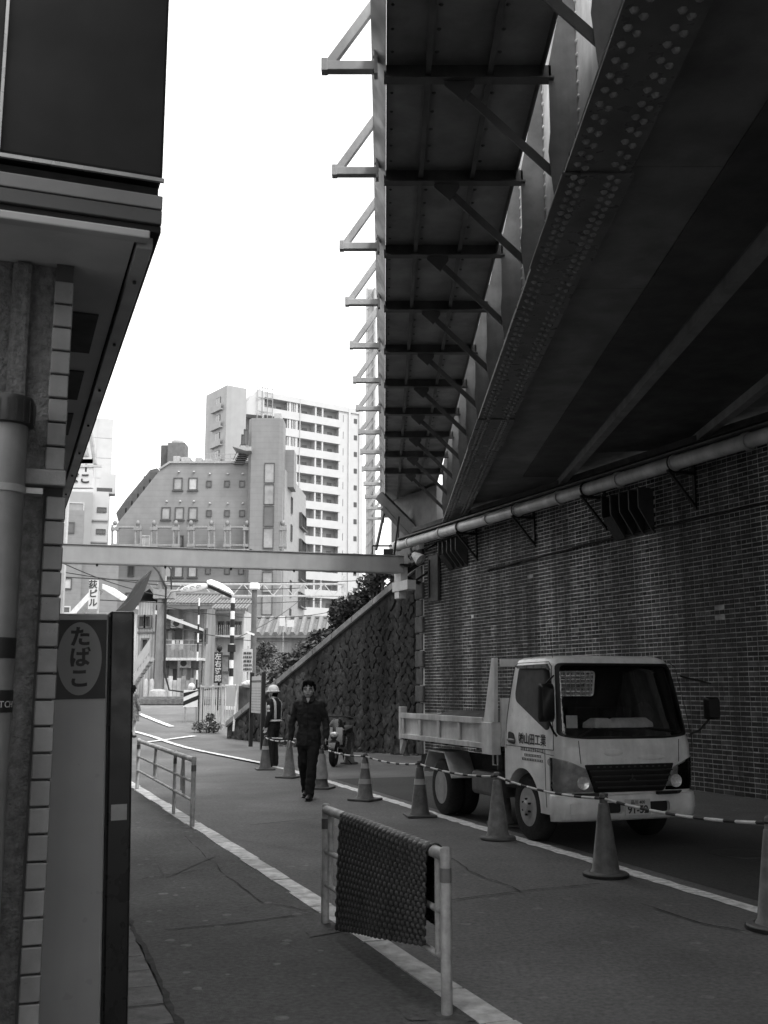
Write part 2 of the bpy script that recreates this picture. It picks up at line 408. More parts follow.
# ================================================================= RAILWAY BRIDGE
bridge = thing('railway_bridge', 'riveted steel plate girder railway bridge overhead with cantilevered walkway brackets', 'bridge', (0, 0, 0))
def ywall(x): return W0.y + (W0.x - x) * .9159 / .4015        # Y of the wall face at x
Y0 = -34.0
ZB, ZW = 5.62, 6.92                                            # girder underside, walkway underside
def yend(x, d=1.2): return ywall(x) + d
def longit(x0, x1, z0, z1, name, mat, d=1.2, bevel=0, ys=Y0, fix=None):
    """longitudinal member ending on the skew of the abutment"""
    m_ = MB(); a, c = (fix, fix) if fix else (yend(x0, d), yend(x1, d))
    m_.add([(x0, ys, z0), (x1, ys, z0), (x1, c, z0), (x0, a, z0), (x0, ys, z1), (x1, ys, z1), (x1, c, z1), (x0, a, z1)],
           [(0, 3, 2, 1), (4, 5, 6, 7), (0, 1, 5, 4), (1, 2, 6, 5), (2, 3, 7, 6), (3, 0, 4, 7)])
    return m_.build(name, mat, bridge, None, bevel)
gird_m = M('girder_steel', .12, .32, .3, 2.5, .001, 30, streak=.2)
longit(1.42, 1.95, ZB, ZB + .05, 'bottom_flange', gird_m, .1, .006)
longit(1.665, 1.69, ZB + .055, 8.3, 'web', steel_web_lit, .1)
longit(1.45, 1.92, 8.305, 8.36, 'top_flange', steel_web_lit, .1)
longit(1.60, 1.655, ZB + .055, ZB + .17, 'flange_angle', steel_web_lit, .1)
# flange splice plates and rivets
YS = [8.3 + 1.86 * k for k in range(-5, 14)]
for y in (9.6, 17.2): MB().box(1.40, 1.97, y - 1.9, y - .02, ZB - .022, ZB - .002).build('splice_plate', gird_m, bridge, None, .003)
riv = MB()
def rivet(m_, p, axis, r=.033):
    p = Vector(p); n = 6
    u = Vector((1, 0, 0)) if axis == 'z' else Vector((0, 1, 0)); w = Vector((0, 1, 0)) if axis == 'z' else Vector((0, 0, 1))
    d = Vector((0, 0, -1)) if axis == 'z' else Vector((-1, 0, 0))
    r1 = [p + u * (r * math.cos(k * math.pi / 3)) + w * (r * math.sin(k * math.pi / 3)) for k in range(n)]
    r2 = [q + (p - q) * .35 + d * (r * .55) for q in r1]
    m_.add(r1 + r2 + [p + d * (r * .8)], [(k, (k + 1) % n, n + (k + 1) % n, n + k) for k in range(n)] + [(n + k, n + (k + 1) % n, 2 * n) for k in range(n)])
y = 4.0
while y < 25:
    zr = ZB - .022 if (7.7 < y < 9.58 or 15.3 < y < 17.18) else ZB
    for k, x in enumerate((1.50, 1.57, 1.79, 1.86)):
        rivet(riv, (x, y + (.06 if k % 2 else 0), zr), 'z')
    y += .125 if zr < ZB else .17
y = 4.0
stuff(riv.build('rivets', M('rivet_pale', .26, .3, .3, 6), bridge, 50))  # heads coloured lighter than the girder so they stand out
# web stiffeners, brackets and knee braces at every panel
wr = MB()
for y in YS:
    if y > 26.5: break
    st = MB()
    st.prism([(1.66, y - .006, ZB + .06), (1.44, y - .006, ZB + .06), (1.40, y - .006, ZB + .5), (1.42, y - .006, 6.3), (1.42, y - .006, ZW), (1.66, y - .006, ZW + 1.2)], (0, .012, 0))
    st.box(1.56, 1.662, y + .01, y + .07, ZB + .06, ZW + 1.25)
    st.build('web_stiffener', M('stiffener_steel_shaded', .2, .5, .25, 4, streak=.3), bridge)  # darker tone paints in the shade on plates facing the camera
    z = ZB + .2
    while z < 8.0:
        if 5 < y < 24: rivet(wr, (1.664, y - .05, z), 'x', .024); rivet(wr, (1.664, y + .09, z), 'x', .024)
        z += .13
    # cross beam under the walkway (an inverted tee)
    MB().box(.0, 1.44, y - .006, y + .006, ZW - .13, ZW).box(.0, 1.46, y - .055, y + .055, ZW - .145, ZW - .13).build('cross_beam', steel_dark, bridge)
    MB().prism([(.52, y - .008, ZW - .15), (.78, y - .008, ZW - .15), (.78, y - .008, ZW - .2), (.68, y - .008, ZW - .34), (.52, y - .008, ZW - .19)], (0, .016, 0)).build('gusset', steel_dark, bridge)
    MB().bar((.62, y + .035, ZW - .16), (1.645, y + .035, ZB + .12), .075, .012, up=(0, 1, 0)).bar((.62, y + .07, ZW - .16), (1.645, y + .07, ZB + .12), .012, .07, up=(0, 1, 0)).build('knee_brace', steel_dark, bridge)
stuff(wr.build('rivets', steel_web_lit, bridge, 50))
# walkway deck plates, one per panel, stringers with rivets
deck_m = M('walkway_plate', .26, .6, .25, 2, .001, 20, streak=.2)
for y, y2 in zip(YS[:-1], YS[1:]):
    if y2 > 33.5: break
    MB().box(.02, 1.37, y + .003, y2 - .003, ZW, ZW + .03).build('deck_plate', deck_m, bridge)
sr = MB()
for x in (.40, .93):
    longit(x - .005, x + .005, ZW - .09, ZW, 'stringer', steel_dark, fix=33.4); longit(x - .045, x + .005, ZW - .102, ZW - .09, 'stringer', steel_dark, fix=33.4)
    y = 5
    while y < 24:
        rivet(sr, (x + .05, y, ZW - .001), 'z', .02); rivet(sr, (.07, y, ZW - .001), 'z', .016); y += .31
stuff(sr.build('rivets', steel_dark, bridge, 50))
longit(1.352, 1.366, ZW - .1, ZW + .05, 'edge_angle', steel_dark, fix=33.4)
edge_m = M('edge_steel', .42, .5, .2, 3, streak=.25)
MB().prism([(-.11, Y0, ZW + .17), (.018, Y0, ZW - .08), (.018, Y0, ZW + .17)], (0, 33.4 - Y0, 0)).build('edge_beam', edge_m, bridge)
# railing outriggers standing outside the edge beam
for i, y in enumerate(YS):
    if y > 33.5: continue
    a = MB(); a.bar((-.055, y, ZW - .02), (-.50, y, ZW - .02), .085, .085).bar((-.49, y, ZW - .02), (-.06, y, ZW + .62), .07, .08)
    a.box(-.54, -.485, y - .045, y + .045, ZW - .07, ZW + .05)
    a.build('outrigger', edge_m, bridge, None, .006)
    b_ = MB(); b_.box(-.085, -.055, y - .05, y + .05, ZW - .1, ZW + 1.15); b_.build('rail_post', edge_m, bridge)
for z in (ZW + .6, ZW + 1.12): longit(-.05, -.02, z, z + .05, 'hand_rail', edge_m, fix=33.4)
bolts = MB()
for y in YS:
    for dz in (-.06, .08, .3): rivet(bolts, (-.086, y, ZW + dz), 'x', .015)
stuff(bolts.build('rivets', steel_dark, bridge))
# trough floor between the girders: plates with joints, longitudinal ribs, far girder
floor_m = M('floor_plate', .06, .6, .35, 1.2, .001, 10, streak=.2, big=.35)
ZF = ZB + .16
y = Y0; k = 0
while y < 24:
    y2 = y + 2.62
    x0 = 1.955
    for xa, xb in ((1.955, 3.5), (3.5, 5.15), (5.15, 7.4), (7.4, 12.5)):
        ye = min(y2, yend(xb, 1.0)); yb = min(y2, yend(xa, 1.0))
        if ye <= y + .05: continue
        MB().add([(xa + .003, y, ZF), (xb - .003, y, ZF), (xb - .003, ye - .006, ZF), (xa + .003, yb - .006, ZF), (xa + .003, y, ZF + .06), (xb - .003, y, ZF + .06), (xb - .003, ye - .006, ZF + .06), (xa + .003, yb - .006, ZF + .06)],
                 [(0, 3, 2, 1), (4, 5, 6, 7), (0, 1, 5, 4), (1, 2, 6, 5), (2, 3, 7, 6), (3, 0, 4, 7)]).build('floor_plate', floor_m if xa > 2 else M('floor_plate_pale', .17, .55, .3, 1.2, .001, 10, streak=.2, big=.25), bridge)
    y = y2
longit(1.96, 12.5, ZF + .07, ZF + .5, 'ballast_trough', steel_dark, 1.0)
longit(1.70, 1.96, ZB + .06, ZB + .15, 'flange_angle', gird_m, .1)
rib_m = M('rib_steel', .22, .5, .2, 3, streak=.2)
for x in (3.5, 5.15, 7.4):
    longit(x - .012, x + .012, ZF - .14, ZF - .003, 'floor_rib', rib_m, .2); longit(x + .012, x + .12, ZF - .14, ZF - .125, 'floor_rib', rib_m, .2)
MB().box(2.75, 3.46, -30, 20.4, ZF - .02, ZF - .003).build('splice_plate', floor_m, bridge)  # long thin sheet that makes this band of the floor darker
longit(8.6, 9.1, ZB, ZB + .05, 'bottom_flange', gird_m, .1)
# bearing girder end plates at the abutment
MB().bar(P(380, 496, 28.2), P(440, 556, 27.2), .2, .26).bar(P(383, 508, 28.0), P(412, 540, 27.6), .08, .12).bar(P(376, 550, 27.9), P(386, 503, 28.1), .06, .06).bar(P(397, 545, 27.9), P(399, 522, 28.0), .05, .05).build('end_bracing', steel_dark, bridge)

MB().prism([(.2, 28.9, 4.6), (1.35, 26.5, 4.6), (1.9, 26.5, 4.6), (1.9, 29.5, 4.6)], (0, 0, 2.2)).build('bearing_block', steel_dark, bridge)
# ================================================================= PIPE, BRACKETS AND FITTINGS ON THE ABUTMENT
def WP(s, out, z): return Vector((W0.x + wd.x * s + wnorm.x * out, W0.y + wd.y * s + wnorm.y * out, z))
pipe = thing('drain_pipe', 'long pale drain pipe running along the top of the brick wall', 'pipe', (W0.x, W0.y, 0), WRZ)
pm = M('pipe_paint', .50, .35, .15, 4, streak=.3)
PZ, PO = 5.28, -.42
pm_b = MB(); pm_b.tube([(-.95, -.1, 5.42), (-.85, -.35, 5.32), (-.6, PO, PZ), (20, PO, PZ)], .12, 16); pm_b.build('pipe_run', pm, pipe, 50)
for s in (-.4, .35, 2.1, 4.4, 5.6, 7.2, 9.1, 10.6, 12.3): MB().lathe([(.125, -.04), (.14, -.04), (.14, .04), (.125, .04)], 16, (s, PO, PZ), axis='x').build('pipe_collar', pm, pipe, 40)
MB().box(-.3, 20, -.55, -.02, PZ + .135, PZ + .16).build('shelf', steel_dark, pipe)
for s in (3.1, 5.6, 8.1, 10.6, 13.1):
    MB().bar((s, 0, PZ - .14), (s, PO - .14, PZ - .14), .05, .05).bar((s, -.02, PZ - .7), (s, PO - .1, PZ - .16), .05, .04).box(s - .03, s + .03, -.04, -.012, PZ - .75, PZ + .1).lathe([(.128, -.012), (.15, -.012), (.15, .012), (.128, .012)], 16, (s, PO, PZ), axis='x').build('bracket', dark, pipe, None)
for (s0, w, z1, z0, lab) in ((8.42, 1.08, 5.08, 4.3, 'black ribbed vent hood on the brick wall beneath the pipe, above the truck'), (1.75, .9, 5.1, 4.45, 'black ribbed vent hood on the brick wall beside the cone lamp')):
    v = thing('vent_hood', lab, 'vent', (*WP(s0, 0, z0)[:2], z0), WRZ)
    h = z1 - z0
    MB().box(0, w, -.02, -.002, 0, h).build('back_plate', dark, v)
    for k in range(5):
        x = k * w / 4
        MB().prism([(x, -.02, h), (x, -.34, h), (x, -.34, h * .55), (x, -.06, .02), (x, -.02, .02)], (.02, 0, 0)).build('fin', M('fin_steel', .06, .45, .2, 5), v)
    MB().prism([(0, -.05, .0), (0, -.32, h * .5), (0, -.30, h * .52), (0, -.03, .03)], (w * .25, 0, 0)).build('sill', dark, v)
lamp = thing('cone_lamp', 'pale cone shaped lamp hanging under the pipe near the abutment corner', 'lamp', WP(1.25, .55, 4.72))
cl = MB().lathe([(.05, .28), (.07, .26), (.16, 0), (.15, 0), (.05, .24)], 16); o = cl.build('shade', M('lamp_shade', .45, .5, .3, 20), lamp, 40); o.rotation_euler = (R(-25), R(-48), 0)
o = MB().ball((0, 0, .03), .13, .13, .05, 12).build('lens', M('lamp_glass', .7, .2, .4, 30), lamp, 40); o.rotation_euler = (R(-25), R(-48), 0)
MB().bar((.1, .05, .25), (.45, .5, .5), .03, .03).build('arm', dark, lamp)
cable = MB(); pts = []
for k in range(40):
    t = k / 39; s = 3.6 + t * 12; pts.append(tuple(WP(s, .03, 4.25 + .22 * math.sin(t * 2.2) * .6 + .01 * math.sin(k * 1.7))))
tag(cable.tube(pts, .022, 6).build('wall_cable', dark, None, 60), 'black cable strung along the brick wall under the vent', 'cable')
bx = thing('junction_box', 'pale metal box on a bracket at the abutment corner below the beam', 'box', WP(.3, .55, 4.05), WRZ)
wb = M('box_paint', .55, .45, .12, 6)
MB().box(-.5, .42, -.12, .12, .0, .24).build('box_body', wb, bx, None, .01)
MB().box(-.42, -.02, -.1, .1, .245, .62).build('upper_box', wb, bx, None, .01)
MB().box(-.4, -.12, -.1, .1, -.18, -.004).build('lower_box', wb, bx, None, .01)
MB().bar((.3, .1, .2), (.35, .55, .5), .05, .05).bar((-.2, .1, .5), (.1, .5, .95), .05, .05).box(-.6, .1, -.14, .14, .63, .67).build('bracket', dark, bx)
ab = thing('iron_panel', 'dark iron plate bolted to the brick beside the junction box', 'panel', WP(.75, 0, 3.75), WRZ)
MB().box(-.02, .5, -.1, -.015, 0, 1.15).build('plate', M('iron_plate', .05, .6, .3, 8), ab, None, .01)
MB().box(.02, .08, -.13, -.105, .1, 1.05).build('conduit', dark, ab)
# steel gauge beam across the street
beam = thing('height_limit_beam', 'grey steel height limit beam spanning the street under the bridge end', 'beam')
bp, bq = P(402, 563, 26.4), P(60, 553.5, 23.8); bq = bp + (bq - bp) * 1.25; bp.z = 4.72; bq.z = 4.66
MB().bar(bp, bq, .3, .40).build('beam_body', M('beam_paint', .34, .45, .1, 2, streak=.1), beam, None, .01)
bdir = (bq - bp).normalized()
for dz in (-.21, .21): MB().bar(bp + Vector((0, 0, dz)), bq + Vector((0, 0, dz)), .36, .016).build('beam_flange', MATS['beam_paint'], beam)
qq = bq
MB().box(qq.x - .15, qq.x + .15, qq.y - .15, qq.y + .15, 0, 4.4).build('post', MATS['beam_paint'], beam)
MB().bar(bp + Vector((.1, .1, -.3)), bp + Vector((.7, .35, -.55)), .08, .08).bar(bp + Vector((0, 0, -.26)), bp + Vector((.5, .2, .1)), .1, .1).build('end_bracket', dark, beam)
for k in range(6):
    c = bp.lerp(bq, .12 + k * .15); MB().lathe([(.0, -.05), (.02, -.05), (.03, 0), (0, 0)], 8, (c.x, c.y, c.z - .218)).build('bolt', dark, beam)
gp = thing('signal_fittings', 'dark signal clamp and pipe elbow standing on the beam end', 'fitting', bp + Vector((-.35, -.1, .22)))
MB().box(-.12, .12, -.1, .1, .0, .16).bar((-.4, 0, .25), (.1, 0, .25), .04, .04).bar((-.4, 0, .02), (-.4, 0, .25), .03, .03).bar((.15, 0, 0), (.28, 0, 1.0), .05, .05).build('clamp', dark, gp)
# ================================================================= CORNER SHOP ON THE LEFT
SA = R(19.68); SU, SV = 4.07, .50                    # the shop's near canopy corner in street axes (along, across)
def SW(v, u, z=0): return Vector((v * math.cos(SA) - u * math.sin(SA), v * math.sin(SA) + u * math.cos(SA), z))
shop = thing('corner_shop', 'dark corner shop with deep canopy and tiled pillar at the left edge', 'building', SW(SV, SU), SA)
def sb(name, v0, v1, u0, u1, z0, z1, mat, bevel=0, parent=shop):
    return MB().box(v0 - SV, v1 - SV, u0 - SU, u1 - SU, z0, z1).build(name, mat, parent, None, bevel)
fas = M('fascia_dark', .018, .7, .2, 2, spec=.15)
sb('sign_box', -3.5, .50, 4.10, 13, 3.675, 9.4, fas, .012)  # upper height added out of view to cut sky light from the left
sb('trim', -3.5, .505, 4.085, 4.10, 3.652, 3.668, M('chrome_trim', .35, .3, .1, 5, metal=.5))
sb('trim', -.142, -.130, 4.08, 4.10, 3.68, 9.4, MATS['chrome_trim'])
sb('fascia_band', -3.5, .49, 4.15, 13, 3.585, 3.652, M('recess_black', .01, .8))
sb('fascia_band', -3.5, .50, 4.07, 13, 3.525, 3.583, M('band_grey', .15, .45, .1, 3), .004)
sb('fascia_band', -3.5, .50, 4.075, 13, 3.462, 3.522, M('band_dark', .06, .45, .1, 3), .004)
sb('fascia_band', -3.5, .50, 4.09, 13, 3.43, 3.459, fas, .004)
sb('fascia_lip', -3.5, .455, 4.07, 4.13, 3.392, 3.428, M('lip_grey', .32, .4, .1, 3), .006)
soff = M('soffit_board', .42, .7, .15, 2)
sb('soffit', -3.5, .40, 4.14, 13, 3.40, 3.428, soff)
sb('soffit_edge', .412, .475, 4.14, 13, 3.375, 3.428, M('soffit_edge', .3, .5, .15, 3), .004)
for k in range(7):
    u = 5.05 + k * .98
    f_ = sb('light_panel', .20, .335, u, u + .62, 3.392, 3.399, M('panel_dark', .05, .85, .2, 5))
for k in range(8): MB().lathe([(0, -.012), (.008, -.012), (.008, 0), (0, 0)], 8, (.443 - SV, 4.5 + k * .9 - SU, 3.374)).build('bolt', dark, shop)
stucco = M('rough_stucco', .24, .95, .4, 30, .03, 55, streak=.45, big=.2, sscale=3)
sb('wall', -3.5, .115, 4.52, 12.5, -.05, 3.398, stucco)
sb('wall_pier', -.06, .02, 4.475, 4.519, 2.6, 3.395, stucco, .02)
tile_m = M('wall_tile', .22, .35, .18, 9, .0008, 30, streak=.25, rnd=.14)
sb('tile_bed', .114, .186, 4.475, 5.0, -.05, 3.396, M('tile_grout', .05, .9))
tmesh = MB().box(-.0385, .0385, -.008, .25, -.0475, .0475).mesh('tile', tile_m)
for k in range(33):
    z = .06 + k * .1035
    if z > 3.36: break
    if 2.40 < z < 2.52: continue
    t = inst('tile', tmesh, shop, (.153 - SV + random.uniform(-.0015, .0015) + (-.004 if z > 2.5 else .008), 4.465 - SU + random.uniform(-.002, .002), z), random.uniform(-.008, .008))
    t.modifiers.new('bevel', 'BEVEL').width = .004
sb('ledge', .02, .195, 4.42, 4.9, 2.425, 2.49, M('ledge_stone', .24, .8, .2, 10, .004, 40), .006)
# unseen houses added along the row to block sky light from the left
for (u0, u1, h, lab) in ((13.2, 24, 11.5, 'unseen grey house added beyond the canopy to block sky light'), (24.2, 38, 9.0, 'unseen lower house added at the far end of the row to block sky light')):
    nb = thing('sky_blocking_house', lab, 'building', SW(-.9, u0), SA); MB().box(-8, 0, 0, u1 - u0, -.1, h).build('wall', M('row_render', .3, .8, .15, 2, streak=.3), nb)
    for z in (1.6, 4.6, 7.6):
        for k in range(4): y = 1.2 + k * 2.4; w_o = MB().box(.002, .06, y, y + 1.4, z - .1, z + 1.3).build('window', dark, nb); MB().box(.062, .07, y + .08, y + 1.32, z, z + 1.2).build('pane', M('row_pane', .06, .15), w_o)
    MB().box(-8.1, .15, -.1, u1 - u0 - .0, h, h + .2).build('parapet', M('row_cap', .35, .8), nb)
dp = thing('downpipe', 'grey downpipe with dark collar and worn stickers on the shop wall', 'pipe', SW(-.045, 4.38), SA)
dpm = M('downpipe_paint', .30, .5, .18, 6, streak=.4)
MB().lathe([(.082, 0), (.082, 2.7)], 28).build('pipe_body', dpm, dp, 50)
col_ = MB().lathe([(.085, 2.645), (.104, 2.65), (.104, 2.745), (.098, 2.76), (.06, 2.762)], 28)
for k in range(20): a = 2 * math.pi * k / 20; col_.bar((.104 * math.cos(a), .104 * math.sin(a), 2.655), (.104 * math.cos(a), .104 * math.sin(a), 2.74), .008, .008, up=(math.cos(a), math.sin(a), 0))
col_.build('collar', M('collar_black', .03, .4), dp, 40)
MB().lathe([(.083, 2.37), (.088, 2.372), (.088, 2.40), (.083, 2.402)], 28).box(.08, .15, -.02, .06, 2.375, 2.398).build('clamp', M('clamp_steel', .3, .4), dp, 40)
for z0, z1 in ((1.72, 1.80), (1.515, 1.60)): MB().lathe([(.083, z0), (.0835, z0), (.0835, z1), (.083, z1)], 28).build('sticker', M('sticker_black', .02, .5), dp, 50)
for k, ch in enumerate('ETCH'):
    a = R(-78 + k * 17); text(ch, .035, M('sticker_white', .6, .5), dp, frame_m((.0855 * math.cos(a), .0855 * math.sin(a), 1.545), (-math.sin(a), math.cos(a), 0), (0, 0, 1)), depth=.0004)

vm = thing('cigarette_vending_machine', 'white and black cigarette vending machine seen from its side behind the pillar', 'vending machine', SW(.605, 5.05), SA); vm.rotation_euler.y = -R(1.3)
vw = M('machine_white', .34, .35, .06, 3, streak=.1)
MB().box(-.62, -.115, 0, .75, .03, 1.955).build('cabinet', vw, vm, None, .012)
MB().box(-.11, 0, -.01, .75, .03, 1.965).build('front_door', M('machine_black', .012, .3, .1, 4), vm, None, .01)
MB().box(-.114, -.108, -.004, .6, .06, 1.94).build('door_gasket', dark, vm)
MB().box(-.001, .004, .05, .7, 1.0, 1.6).build('display', M('display_dark', .03, .2), vm)
MB().box(-.37, -.125, -.006, -.001, 1.565, 1.925).build('sign_plate', M('sign_brown', .02, .5, .1, 5), vm)
ov = MB(); ov.prism([(-.243 + .098 * math.cos(2 * math.pi * k / 40), -.0075, 1.748 + .166 * math.sin(2 * math.pi * k / 40)) for k in range(40)], (0, .002, 0)); ov.build('sign_oval', M('sign_cream', .22, .5, .05, 5), vm)
for k, ch in enumerate('たばこ'): text(ch, .094, M('sign_ink', .012, .5), vm, frame_m((-.243, -.009, 1.842 - k * .094), (1, 0, 0), (0, 0, 1)), depth=.0008, bold=.0035)
MB().box(-.09, -.02, -.0115, -.0105, 1.02, 1.09).build('price_label', M('label_paper', .3, .5), vm)
hood = MB(); rings = []
for k in range(9):
    t = k / 8; h = .205 * t ** 1.3; x = -.03 + .12 * t ** .8; w = .055 * (1 - t) + .004
    rings.append([(x - w, .1, 1.966 + h), (x + w * .35, .1, 1.966 + h), (x + w * .35, .62, 1.966 + h), (x - w, .62, 1.966 + h)])
hood.loft(rings); hood.build('rain_hood', M('hood_plastic', .4, .4, .1, 4), vm, 60)

# ================================================================= PIPE RAILS AT THE KERB
rail_m = M('rail_paint', .5, .5, .3, 14, .001, 60, streak=.45)
rust = M('rail_base', .12, .9, .3, 20)
band_m = M('grey_band', .14, .5)
def rail(name, label, a, c, posts, mids, h=.78, orn=False, mid_r=.018):
    a, c = Vector(a), Vector(c); L_ = (c - a).length; rz = math.atan2((c - a).y, (c - a).x)
    t = thing(name, label, 'railing', (a.x, a.y, .01), rz)
    for i, x in enumerate(posts):
        r = .029 if i in (0, len(posts) - 1) else .022
        p_ = MB().lathe([(r, 0), (r, h), (r * .6, h + .012)], 16, (x * L_, 0, 0)).build('post', rail_m, t, 50)
        MB().lathe([(r + .001, h - .16), (r + .0015, h - .16), (r + .0015, h - .09), (r + .001, h - .09)], 16, (x * L_, 0, 0)).build('reflective_band', band_m, p_, 50)
        MB().lathe([(.15, -.012), (.14, .0), (.04, .003)], 16, (x * L_, 0, 0)).build('footing', rust, p_, 50)
    MB().tube([(.0, 0, h - .03), (L_, 0, h - .03)], .032, 12).build('top_rail', rail_m, t, 50)
    for z in mids: MB().tube([(.02, 0, z), (L_ - .02, 0, z)], mid_r, 10).build('mid_rail', rail_m, t, 50)
    return t, L_
r1, L1 = rail('pipe_railing', 'near white pipe railing with the dark mat hung over it', GT(325, 925), GT(447, 1018), (0, 1), (.26, .48), .79)
for x in (.12, L1 - .1):
    MB().tube([(x, 0, .26), (x, 0, .75)], .02, 10).build('upright', rail_m, r1, 50)
r2, L2 = rail('pipe_railing', 'far white pipe railing with small angled ornaments beside the vending machine', GT(192, 828), GT(137, 790), (0, .27, 1), (.3, .52), .80)
for x in (.15, .62):
    MB().tube([(x * L2 - .12, 0, .33), (x * L2, 0, .74)], .02, 8).tube([(x * L2 + .05, 0, .35), (x * L2 + .02, 0, .74)], .016, 8).ball((x * L2 + .1, 0, .5), .05, .012, .13, 10).build('ornament', rail_m, r2, 50)
# rubber mat hung over the near rail: a folded sheet with knobbly honeycomb relief
def mat_pt(x, t, L):
    """t from -1 (far hem) to 1 (near hem) over the rail"""
    wav = .014 * math.sin(x * 5 + 1) * min(1, abs(t)) + .004 * math.sin(x * 13 + t * 3) * abs(t)
    r = .04; ht = .75
    if abs(t) < .1: a = t / .1 * math.pi / 2; return Vector((x, -math.sin(a) * r, ht + math.cos(a) * r))
    fx_ = (x - .5) / max(.1, L - .41); s = (abs(t) - .1) * ((.76 - .30 * fx_) if t > 0 else .42)
    sg = -1 if t > 0 else 1
    return Vector((x + .02 * s * math.sin(x * 4), sg * (r + .02 * s + wav * .8 + (.03 * s if t > 0 else 0)), ht - s))
kv = []; mb = MB(); nx, ntt = 300, 230; x0, x1 = .50, L1 - .15
for j in range(ntt + 1):
    t = -1 + 2 * j / ntt
    for i in range(nx + 1):
        f = i / nx; x = x0 + (x1 - x0) * f + .03 * (abs(t) ** 2) * (.5 - f)
        p_ = mat_pt(x, t, L1)
        u_, v_ = f * (x1 - x0) / .072, t * .66 / .034
        k_ = math.sin(math.pi * (u_ + .5 * (round(v_) % 2))) ** 2 * math.cos(math.pi * (v_ - round(v_))) ** 2
        p_.y += (-1 if t > 0 else 1) * .010 * k_; mb.v.append(tuple(p_)); kv.append(k_)
for j in range(ntt):
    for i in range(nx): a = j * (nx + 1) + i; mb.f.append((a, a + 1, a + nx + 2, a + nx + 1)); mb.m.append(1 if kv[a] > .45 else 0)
mm = [M('mat_rubber', .02, .6, .3, 10), M('mat_knob_lit', .085, .5, .3, 10)]  # pale knobs and dark pits paint light and shade onto the relief
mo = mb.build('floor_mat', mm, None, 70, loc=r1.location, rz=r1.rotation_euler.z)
so = mo.modifiers.new('thickness', 'SOLIDIFY'); so.thickness = .012
tag(mo, 'dark knobbly rubber mat draped over the near railing', 'mat')

# ================================================================= TRAFFIC CONES AND ROPE
cone_m = M('cone_plastic', .17, .5, .35, 12, streak=.4, rnd=.2); cone_l = M('cone_pale', .22, .5, .35, 12, streak=.4, rnd=.2); tape = M('reflective_tape', .5, .4, .15, 8); cbase = M('cone_base', .12, .6, .2, 8)
def cone(px, py, label, kind, h=.7, tilt=0):
    q = GT(px, py); t = thing('traffic_cone', label, 'traffic cone', (q.x, q.y, gz(q.y) + .006), random.uniform(-.6, .6), 'traffic cones roped off along the white line')
    c = MB()
    prof = [(.135, .035), (.128, .05), (.118, .06), (.045, h - .09), (.036, h - .085), (.034, h - .01), (.024, h), (.0, h + .004)]
    c.lathe(prof[:4] + prof[4:], 24); c.build('cone_body', cone_l if kind in ('plain', 'pale') else cone_m, t, 40)
    b_ = MB()
    n = 4 if kind != 'round' else 24
    if kind in ('round', 'pale'): b_.lathe([(.19, 0), (.195, .01), (.19, .035), (.14, .045), (.13, .03)], 24)
    else:
        b_.box(-.19, .19, -.19, .19, 0, .032)
    b_.build('base', cbase, t, 40, .008)
    def band(z0, z1):
        r0 = .118 - (z0 - .06) / (h - .15) * .073; r1_ = .118 - (z1 - .06) / (h - .15) * .073
        MB().lathe([(r0 + .001, z0), (r0 + .003, z0), (r1_ + .003, z1), (r1_ + .001, z1)], 24).build('tape_band', tape, t, 50)
    if kind == 'taped': band(.24, .31); band(.46, .53)
    if kind == 'onetape': band(.40, .47)
    if kind == 'wrapped':
        MB().lathe([(.112, .16), (.122, .16), (.066, .56), (.06, .56)], 24).build('sleeve', M('sleeve_cloth', .42, .6, .25, 8), t, 50)
    if kind == 'round':
        MB().lathe([(.20, .002), (.20, .024), (.15, .03)], 24).build('weight_ring', dark, t, 40)
    MB().lathe([(.035, h - .05), (.041, h - .05), (.041, h - .035), (.035, h - .035)], 14).build('rope_ring', dark, t, 40)
    t.rotation_euler.x = tilt
    return Vector((q.x, q.y, gz(q.y) + h - .04))
tips = [cone(776, 931, 'cone at the right edge of the picture nearest the camera', 'round', .74),
        cone(606, 877, 'plain cone standing in front of the truck bumper', 'round'),
        cone(498, 840, 'pale cone with a round base beside the truck front wheel', 'pale', .71),
        cone(420, 817, 'cone with one pale tape band beside the truck rear wheel', 'onetape'),
        cone(365, 801, 'cone with two pale tape bands right of the walking man', 'taped', .68),
        cone(321, 789, 'cone wrapped in a pale sleeve beside the walking man', 'wrapped'),
        cone(289, 778, 'plain pale cone between the guard and the walking man', 'plain', .72),
        cone(265, 770, 'farthest roped cone, at the feet of the guard', 'onetape', .68)]
cone(349, 764, 'lone cone by the scooter under the stone wall', 'pale', .72)
cone(503, 826, 'cone half hidden behind another, against the truck front wheel', 'plain', .9)
rp = MB(); pts = []
for a, c in zip(tips[:-1], tips[1:]):
    for k in range(12): t = k / 12; q = a.lerp(c, t); q.z -= .05 * 4 * t * (1 - t) * min(1, (c - a).length / 2.5); pts.append(q)
pts.append(tips[-1]); pts.append(tips[-1] + Vector((1.1, -.5, -.02)))
tot = 0; ring = []
# alternating black and white lengths
dens = []
for a, c in zip(pts[:-1], pts[1:]):
    n = max(1, round((c - a).length / .05))
    for k in range(n): dens.append(a.lerp(c, k / n))
i = 0; seg = 0; wl = MB()
while i + 1 < len(dens):
    j = min(i + (5 if seg % 2 else 3), len(dens) - 1); rp.tube(dens[i:j + 1], .0125, 8, seg % 2); i = j; seg += 1
tag(rp.build('barrier_rope', [M('rope_black', .02, .7), M('rope_white', .6, .6)], None, 60), 'black and white striped rope strung from cone to cone', 'rope')
